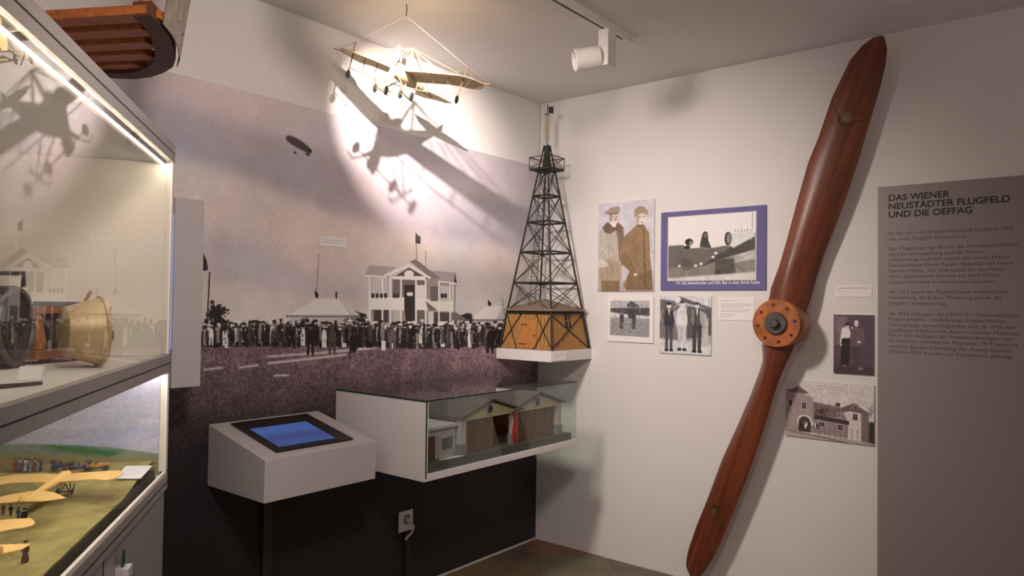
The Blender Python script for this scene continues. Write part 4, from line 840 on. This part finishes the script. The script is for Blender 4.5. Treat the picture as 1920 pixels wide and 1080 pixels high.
def span(b):
    pts = [q for q in inner]; xs_ = [q[0] for q in pts[:9]]; bs = [q[1] for q in pts[:9]]; return float(np.interp(b, bs, xs_))
for k, b in enumerate((0.0, .088, .176, .258, .336)):
    w_ = .070; a0 = span(min(b+w_, .385))-.02 if k else .01; a1 = .76-a0
    MB().hexa([SP(a0, b, SZ+.004), SP(a1, b, SZ+.004), SP(a1, b+w_, SZ+.012), SP(a0, b+w_, SZ+.012)], [SP(a0, b, SZ+.028), SP(a1, b, SZ+.028), SP(a1, b+w_, SZ+.034), SP(a0, b+w_, SZ+.034)]).build('slat', M_swood, ST, bevel=.002)
M_sheet = mat('mottled grey sheet metal', srgb(140, 132, 122), .5, metal=.5, var=.35, scale=26)
ms = MB(); path_ = [(.012, .055), (.04, .135), (.08, .215), (.135, .305), (.185, .365)]
V = []
for (a, b) in path_:
    for dz, sh_ in ((.0, 0.0), (.30, -.05), (.56, -.095)):
        for t_ in (0, .004): V.append(SP(a-.004-t_+sh_, b-.002-t_*.3, SZ+dz))
Fc = []
for i in range(len(path_)-1):
    for k in range(2):
        a_ = i*6+k*2; b_ = (i+1)*6+k*2; Fc += [(a_, b_, b_+2, a_+2), (a_+1, a_+3, b_+3, b_+1)]
    Fc += [(i*6, i*6+1, i*6+7, i*6+6), (i*6+4, i*6+10, i*6+11, i*6+5)]
Fc += [(0, 2, 3, 1), (2, 4, 5, 3), (24, 25, 27, 26), (26, 27, 29, 28)]
sheet = ms.add(V, Fc).build('side_sheet', M_sheet, ST)
for a, b in ((.022, .08), (.055, .165), (.10, .25), (.155, .33)): MB().lathe([(0, .006), (.004, .004)], SP(a-.012, b-.004, SZ+.05), (-da[0]*-1, da[1]*-1, 0), 10).build('rivet', M_rim, sheet)
MB().tube(SP(.03, .02, SZ+.02), SP(.02, .02, H), .014, 12).build('hanging_post', M_swood, ST, smooth=True)
MB().tube(SP(.73, .02, SZ+.02), SP(.73, .02, H), .014, 12).build('hanging_post', M_swood, ST, smooth=True)

# ---------------------------------------------------------------- large display case on the left
NV = np.array([.8, -.6, 0]); TV = np.array([.6, .8, 0]); VO = NV*-1.76+TV*-2.03; VR = math.atan2(.8, .6)
V_ = thing('display_case', 'tall grey glass display case with lit upper and lower compartments', 'display case', tuple(VO), VR)
VW = lambda x, y, z: tuple(VO+TV*x-NV*y+np.array([0, 0, z]))
LEN, DEP = 1.95, .62
def vb(name, lo, hi, m, par=V_, bevel=0): return MB().box(lo, hi).build(name, m, par, bevel=bevel, local=True)
vb('base_cabinet', (-LEN, .004, .02), (0, DEP, .895), M_alu, bevel=.002); vb('plinth', (-LEN+.03, .04, 0), (-.03, DEP-.02, .02), M_black)
vb('sill_rail', (-LEN, -.004, .897), (0, .014, .940), M_alu); vb('sill_groove', (-LEN, -.0048, .916), (-.001, .0, .919), M_black)
vb('sill_strip', (-LEN, -.003, .941), (-.005, .006, .952), M_cream)
vb('middle_rail', (-LEN, -.004, 1.250), (0, .016, 1.305), M_alu); vb('rail_groove', (-LEN, -.0048, 1.276), (-.001, .0, 1.279), M_black)
vb('top_rail', (-LEN, -.004, 1.889), (0, .016, 1.945), M_alu); vb('top_groove', (-LEN, -.0048, 1.915), (-.001, .0, 1.918), M_black)
vb('top_panel', (-LEN, .017, 1.889), (0, DEP, 1.940), M_lacq); vb('shelf_panel', (-LEN, .017, 1.262), (-.021, DEP-.011, 1.300), M_lacq); vb('floor_panel', (-LEN, .016, .897), (-.021, DEP-.011, .930), M_alu)
vb('back_panel', (-LEN, DEP-.010, .897), (0, DEP, 1.888), M_cream)
vb('end_panel', (-.020, .017, 1.301), (0, DEP-.011, 1.888), M_cream); vb('end_panel', (-.020, .017, .931), (0, DEP-.011, 1.261), M_cream)
for z0, z1 in ((.953, 1.249), (1.306, 1.888)): vb('corner_post', (-.024, -.003, z0), (0, .016, z1), M_cream); vb('corner_post', (-LEN, -.003, z0), (-LEN+.024, .016, z1), M_cream)
vb('upper_pane', (-LEN+.025, .000, 1.306), (-.025, .005, 1.888), GLASS); vb('lower_pane', (-LEN+.025, .000, .953), (-.025, .005, 1.249), glass_mat('anti-reflective glass', (.98, .99, .98), 1.14))
M_led = mat('warm white light strip', (1, .9, .7), .5, emit=60.0, ecol=(1.0, .82, .60)); M_led2 = mat('cool white light strip', (1, .95, .9), .5, emit=26.0, ecol=(1.0, .90, .80))
vb('strip_shade', (-LEN+.03, .0165, 1.879), (-.026, .040, 1.8888), M_alu); vb('light_strip', (-LEN+.03, .018, 1.8755), (-.026, .023, 1.8788), M_led); vb('light_strip', (-LEN+.03, .020, 1.250), (-.024, .032, 1.2615), M_led2)  # channel added above the upper strip to keep its light off the case ceiling
for x in (-.62, -1.28): vb('door_seam', (x, .0025, .03), (x+.003, .005, .89), M_black)
# lock with a green tag on the base
lk = hit(222, 1070, 0, 0); d_ = ray(222, 1072); k_ = (-1.76-CAM@NV)/(d_@NV); Lp = CAM+d_*k_; lx = (Lp-VO)@TV; lz = Lp[2]
hl = vb('lock_handle', (lx-.020, -.026, lz-.012), (lx+.020, .004, lz+.012), M_pl, bevel=.002)
MB().prism([(lx-.008, -.012, lz+.012), (lx+.008, -.012, lz+.012), (lx+.009, -.012, lz+.032), (lx+.003, -.012, lz+.052), (lx-.003, -.012, lz+.052), (lx-.009, -.012, lz+.032)], (0, .004, 0)).build('key_tag', mat('green key tag', srgb(24, 84, 52), .4), V_, local=True)

# painted backdrop at the far end of the lower compartment
EX = -.0215
def end_map(px, py):
    d = ray(px, py); pl_t = VO@TV+EX; k = (pl_t-CAM@TV)/(d@TV); w = CAM+d*k; y = -(w-VO)@NV; return ((DEP-.012-y)/(DEP-.03)*400, (1.249-w[2])/(1.249-.94)*220)
q = Pic(400, 220, (176, 166, 178), end_map)
for k in range(16): q.poly([(-60, 740+k*7), (120, 730+k*7), (300, 715+k*8), (300, 718+k*8), (120, 736+k*7), (-60, 744+k*7)], random.choice([(190, 180, 186), (160, 150, 166), (184, 176, 190)]), 4, .5)
q.poly([(-120, 838), (60, 834), (200, 840), (320, 856), (320, 900), (-120, 900)], (118, 124, 104), 1); q.poly([(84, 838), (150, 838), (232, 852), (210, 857), (120, 848)], (70, 112, 56), 2, .9); q.poly([(-120, 858), (80, 856), (220, 862), (320, 862), (320, 900), (-120, 900)], (140, 120, 72), 4)
q.grain(5, .05)
bd = MB(); c4 = [(EX, DEP-.012, .945), (EX, .018, .945), (EX, .018, 1.249), (EX, DEP-.012, 1.249)]
o = MB().add(c4+[(EX-.001, y, z) for _, y, z in c4], [(4, 5, 6, 7), (3, 2, 1, 0), (0, 1, 5, 4), (1, 2, 6, 5), (2, 3, 7, 6), (3, 0, 4, 7)]).build('painted_backdrop', print_mat('backdrop print', q.image('backdrop_print', (214, 200, 190)), .7), V_, local=True)
uv = o.data.uv_layers.new(name='UVMap')
for l in o.data.loops: uv.data[l.index].uv = ((0, 0), (1, 0), (1, 1), (0, 1))[l.vertex_index % 4]

# diorama ground
DZ = .962
DG = thing('diorama_ground', 'yellow-green model airfield ground in the lower case compartment', 'diorama', VW(-LEN/2, DEP/2, .931), VR)
M_grass = mat('yellow green flocked grass', srgb(158, 148, 96), .95, var=.30, scale=14, bump=.5, bscale=90, spec=.1); M_olive = mat('dark olive board edge', srgb(64, 56, 38), .6)
def rise(x):      # the ground swells gently towards the painted backdrop
    t_ = min(1, max(0, (x+.36)/.28)); return .027*t_*t_*(3-2*t_)
g = MB(); gx_, gy_ = 70, 26
for i in range(gx_+1):
    for j in range(gy_+1): g.v.append(VW(-LEN+.03+(LEN-.055)*i/gx_, .030+(DEP-.045)*j/gy_, DZ-.002+rise(-LEN+.03+(LEN-.055)*i/gx_)+random.uniform(-.0010, .0010)))
g.f = [(i*(gy_+1)+j, (i+1)*(gy_+1)+j, (i+1)*(gy_+1)+j+1, i*(gy_+1)+j+1) for i in range(gx_) for j in range(gy_)]
g.build('grass_surface', M_grass, DG)
MB().hexa([VW(x, y, .931) for x, y in ((-LEN+.03, .024), (-.025, .024), (-.025, DEP-.014), (-LEN+.03, DEP-.014))], [VW(x, y, DZ-.004) for x, y in ((-LEN+.03, .028), (-.025, .028), (-.025, DEP-.014), (-LEN+.03, DEP-.014))]).build('base_board', M_olive, DG)
ZH = lambda px, py, z: hit(px, py, 2, z)
def ZG(px, py, dz=0.0):
    q_ = ZH(px, py, DZ+dz)
    for _ in range(8): q_ = ZH(px, py, DZ+rise((q_-VO)@TV)+dz)
    return q_
M_fabY = mat('buff doped fabric', srgb(224, 184, 112), .75, var=.06, scale=20); M_brod = mat('dark brown rods', srgb(70, 52, 40), .6)
mm = (M_fabY, M_pwood, M_brod, M_rub, M_brod); DL = .148
c1 = ZG(112, 897, .054); monoplane('diorama_monoplane', 'buff model monoplane nearest the white card in the diorama', tuple(c1), NV, TV, DL, mm, 'model monoplanes in the diorama', rods=False, dih=.04, chord=1.7, lf=1.35, tw=1.9)
t1, t2 = ZH(47, 978, DZ+.053), ZH(42, 1028, DZ+.053); w2 = t1-t2; l2 = np.linalg.norm(w2)/1.30; an2 = math.atan2(w2[1], w2[0])-math.radians(57.5)
r2 = np.array([math.cos(an2), math.sin(an2), 0]); f2 = np.array([-r2[1], r2[0], 0])
monoplane('diorama_monoplane', 'buff model monoplane cut by the left edge, beside the brown-coated figure', tuple(t1-r2*l2), r2, f2, l2, mm, 'model monoplanes in the diorama', rods=False, dih=.04, chord=1.5, tw=1.3)
def figure(px, py, h, col, label, hat=(40, 32, 28), skirt=False):
    b_ = ZG(px, py); k = h/.036; m = mat('figure %d %d %d' % col, srgb(*col), .8); o = thing('model_figure', label, 'figurine', tuple(b_), group='figurines in the diorama')
    if skirt: prof = [(0, .0075*k), (.004*k, .0072*k), (.016*k, .0042*k), (.021*k, .0040*k), (.027*k, .0052*k), (.0295*k, .0022*k)]
    else: prof = [(0, .0048*k), (.008*k, .0045*k), (.016*k, .0050*k), (.021*k, .0042*k), (.027*k, .0054*k), (.0295*k, .0022*k)]
    body = MB().lathe(prof, b_, (0, 0, 1), 10, 1, .75)
    for s in (1, -1): body.path([b_+np.array([s*.0045*k*.6, s*-.0045*k*.8, .027*k]), b_+np.array([s*.006*k*.6, s*-.006*k*.8, .021*k]), b_+np.array([s*.005*k*.6-.001, s*-.005*k*.8, .0155*k])], .0014*k, 6)
    body.build('body', m, o, smooth=True)
    MB().lathe([(0, .0012*k), (.0012*k, .0022*k), (.0026*k, .0026*k), (.0042*k, .0020*k), (.0052*k, .0004*k)], b_+np.array([0, 0, .0292*k]), (0, 0, 1), 10).build('head', mat('figure skin', srgb(196, 150, 120), .7), o, smooth=True)
    MB().lathe([(0, .0042*k), (.0006*k, .0042*k), (.0008*k, .0026*k), (.0028*k, .0022*k)], b_+np.array([0, 0, .0330*k]), (0, 0, 1), 10).build('hat', mat('figure hat %d %d %d' % hat, srgb(*hat), .8), o)
figure(45, 985, .038, (44, 44, 54), 'dark-suited figurine standing by a buff wing tip'); figure(47, 1052, .040, (92, 56, 44), 'brown-coated figurine with a wide hat nearest the glass', skirt=True)
figure(34, 972, .026, (84, 104, 140), 'pale-blue figurine beside the dark-suited one'); figure(20, 966, .026, (60, 46, 44), 'brown figurine between two buff tails'); figure(6, 964, .026, (110, 60, 50), 'reddish figurine at the left between two buff tails')
gcol = [(150, 60, 50), (90, 120, 150), (196, 190, 180), (96, 96, 100), (200, 196, 190), (190, 160, 80), (110, 130, 150), (150, 80, 60), (180, 150, 70), (120, 140, 150), (60, 56, 60)]
names_ = ['red-coated', 'steel-blue', 'cream', 'grey', 'white', 'mustard', 'slate-blue', 'rust-red', 'ochre', 'pale-blue', 'charcoal']
for k, c in enumerate(gcol): figure(28+k*4.7, 884-(k % 3)*1.5, .034-.003*(k % 2), c, names_[k]+' figurine in the row of spectators behind the buff aeroplane', skirt=k % 3 == 1)
def car(px, py, col, label, s=.058):
    c = ZG(px, py); o = thing('model_car', label, 'model car', tuple(c), math.atan2(NV[1], NV[0])+.15, group='vintage cars in the diorama'); m = mat('car %d %d %d' % col, srgb(*col), .4); dkm = mat('car dark trim', srgb(54, 48, 48), .6)
    k = s/.058
    def b(name, lo, hi, mt): return MB().box(tuple(q*k for q in lo), tuple(q*k for q in hi)).build(name, mt, o, bevel=.0012*k, local=True)
    b('chassis', (-.028, -.010, .007), (.030, .010, .0105), dkm); b('bonnet', (.008, -.007, .0105), (.028, .007, .019), m); b('body', (-.026, -.010, .0105), (.008, .010, .0185), m); b('front_seat', (-.006, -.009, .0185), (-.002, .009, .025), dkm); b('rear_seat', (-.024, -.009, .0185), (-.019, .009, .026), dkm); b('folded_hood', (-.030, -.010, .024), (-.014, .010, .0285), dkm)
    for x in (-.018, .021):
        for y in (-.0115, .0115): MB().lathe([(-.0014*k, .0072*k), (.0014*k, .0072*k)], (x*k, y*k, .0072*k), (0, 1, 0), 14).build('wheel', M_rub, o, local=True)
car(117, 881, (58, 62, 112), 'blue vintage model car behind the buff aeroplane'); car(150, 882, (92, 92, 116), 'grey-blue vintage model car between the blue and yellow cars', .05); car(183, 882, (196, 140, 48), 'yellow vintage model car next to the white card')
cq = [ZG(217, 898, .003), ZG(264, 898, .003), ZG(286, 874, .003), ZG(236, 875, .003)]
cc = Pic(200, 140, (216, 206, 208), lambda x, y: (x*200, y*140))
for k in range(6): cc.line((.08, .15+k*.12), (.85-.1*(k % 3), .15+k*.12), .02, (150, 140, 140))
o = MB().prism([tuple(q_) for q_ in cq], (0, 0, .002)).build('label_card', print_mat('diorama card print', cc.image('diorama_card_print', (214, 204, 200)), .7)); tag(o, 'white text card lying on the diorama grass beside the aeroplane', 'card')
uv = o.data.uv_layers.new(name='UVMap')
for l in o.data.loops: uv.data[l.index].uv = ((0, 0), (1, 0), (1, 1), (0, 1))[l.vertex_index % 4]

# ---------------------------------------------------------------- exhibits in the upper compartment
UZ = 1.3005
M_brass = mat('tarnished brass', srgb(186, 164, 122), .42, metal=.2, var=.25, scale=14); M_owood = mat('orange brown instrument wood', srgb(150, 92, 44), .4, var=.25, scale=9, stretch=(1, 1, 6)); M_jap = mat('black japanned metal', srgb(34, 34, 36), .35, var=.2)
# black drum lamp
LC = ZH(22, 690, UZ); la = np.array([.55, -.45, .02]); la /= np.linalg.norm(la); r_ = .098
LP_ = thing('drum_lamp', 'black round lamp with a wide glass rim on the case shelf', 'lamp', (LC[0], LC[1], UZ))
lc = np.array([LC[0], LC[1], UZ+r_+.002])-la*.03
MB().lathe([(-.10, .050), (-.095, .07), (-.02, .085), (.0, r_), (.035, r_), (.035, .084), (.0, .074), (-.06, .058)], lc, la, 40).build('lamp_drum', M_jap, LP_, smooth=True)
MB().lathe([(.036, r_*.99), (.042, r_*.96), (.042, r_*.86), (.036, r_*.84)], lc, la, 40).build('lens_rim', M_steel, LP_, smooth=True)
MB().lathe([(.024, .083), (.027, .083)], lc, la, 32).build('lens_glass', GLASS, LP_)
MB().lathe([(0, .020), (.022, .020), (.024, .026), (.042, .026), (.044, .02)], lc-la*.05+np.array([0, 0, r_*.75]), (0, 0, 1), 20).build('lamp_chimney', M_jap, LP_, smooth=True)
MB().path([lc-la*.02+np.array([0, 0, r_*.95]), lc-la*.01+np.array([0, 0, r_+.03]), lc+la*.05+np.array([0, 0, r_+.03]), lc+la*.05+np.array([0, 0, r_*.95])], .006, 8).build('lamp_handle', M_jap, LP_, smooth=True)
# wooden instrument frame
WA, WB = ZH(78, 682, UZ), ZH(216, 669, UZ); wd_ = (WB-WA); wl2 = np.linalg.norm(wd_); wd_ /= wl2; wn_ = np.array([-wd_[1], wd_[0], 0])
WF = thing('wooden_instrument', 'open orange-brown wooden instrument frame behind the brass funnel', 'instrument', tuple(WA))
def wbx(name, a0, a1, b0, b1, z0, z1, m, par=WF): return MB().hexa([WA+wd_*a+wn_*b+np.array([0, 0, z0]) for a, b in ((a0, b0), (a1, b0), (a1, b1), (a0, b1))], [WA+wd_*a+wn_*b+np.array([0, 0, z1]) for a, b in ((a0, b0), (a1, b0), (a1, b1), (a0, b1))]).build(name, m, par, bevel=.0015)
wbx('base_board', -.03, wl2*.5, -.01, .10, .012, .034, M_owood); 
for a in (.0, wl2*.42): 
    for b in (.0, .08): wbx('foot', a, a+.01, b, b+.01, 0, .012, M_jap)
wbx('top_bar', .0, wl2+.004, .02, .08, .128, .146, M_owood); wbx('end_post', wl2-.012, wl2+.004, .02, .06, .0, .128, M_owood); wbx('post_block', wl2-.018, wl2+.012, .015, .065, .05, .075, M_owood)
wbx('dark_interior', .06, wl2-.02, .03, .07, .036, .127, mat('dark brown interior', srgb(58, 42, 40), .7)); wbx('lid', .05, .15, .02, .08, .147, .160, M_jap)  # dark interior and its reflection put in as a dark brown box
MB().lathe([(0, .022), (.02, .024), (.05, .018), (.085, .012), (.092, .006)], WA+wd_*.012+wn_*.03+np.array([0, 0, .035]), (0, 0, 1), 20).build('turned_post', M_owood, WF, smooth=True)
rg = WA+wd_*.012+wn_*.03+np.array([0, 0, .142]); MB().path([rg+np.array([wd_[0]*.013*math.cos(t), wd_[1]*.013*math.cos(t), .013*math.sin(t)]) for t in np.linspace(0, 2*math.pi, 17)], .003, 6).build('ring', M_jap, WF, smooth=True)
MB().tube(WA+wd_*.19+wn_*.05+np.array([0, 0, .146]), WA+wd_*.22+wn_*.05+np.array([0, 0, .19]), .005, 8).build('lever', M_owood, WF)
# brass funnel lying on its side
F0, F1 = ZH(133, 690, UZ), ZH(190, 690, UZ); fa = (F1-F0); fa /= np.linalg.norm(fa); fa = fa*.8+np.array([TV[0], TV[1], 0])*.55; fa /= np.linalg.norm(fa)
FN = thing('brass_funnel', 'pale brass funnel lying on its side on the case shelf', 'funnel', (F0[0], F0[1], UZ))
fc = np.array([F0[0], F0[1], UZ+.0885])
MB().lathe([(-.02, .056), (-.018, .060), (.052, .082), (.055, .082), (.055, .079), (-.014, .056)], fc, fa, 40).build('funnel_body', M_brass, FN, smooth=True)
MB().lathe([(.054, .080), (.056, .088), (.064, .088), (.066, .080)], fc, fa, 40).build('funnel_rim', M_brass, FN, smooth=True)
cs = [ZH(30, 714, UZ), ZH(75, 714, UZ)]; cdv = (cs[1]-cs[0]); cl_ = np.linalg.norm(cdv); cdv /= cl_
cv = np.array([-cdv[1], cdv[0], 0])
tag(MB().hexa([cs[0], cs[1], cs[1]+cv*.03, cs[0]+cv*.03], [cs[0]+cv*.012+np.array([0, 0, .028]), cs[1]+cv*.012+np.array([0, 0, .028]), cs[1]+cv*.018+np.array([0, 0, .028]), cs[0]+cv*.018+np.array([0, 0, .028])]).build('label_block', M_paper, bevel=.001), 'small white label block in front of the black lamp', 'label')
b0, b1 = ZH(0, 729, UZ), ZH(80, 722, UZ); bv = (b1-b0)/np.linalg.norm(b1-b0)
tool = MB().prism([tuple(b0-bv*.05+np.array([0, 0, .001])), tuple(b1+np.array([0, 0, .001])), tuple(b1+np.array([-bv[1], bv[0], 0])*.008+np.array([0, 0, .001])), tuple(b0-bv*.05+np.array([-bv[1], bv[0], 0])*.02+np.array([0, 0, .001]))], (0, 0, .006)).build('steel_bar', M_steel)
tag(tool, 'flat dark steel bar lying at the front of the case shelf', 'tool')
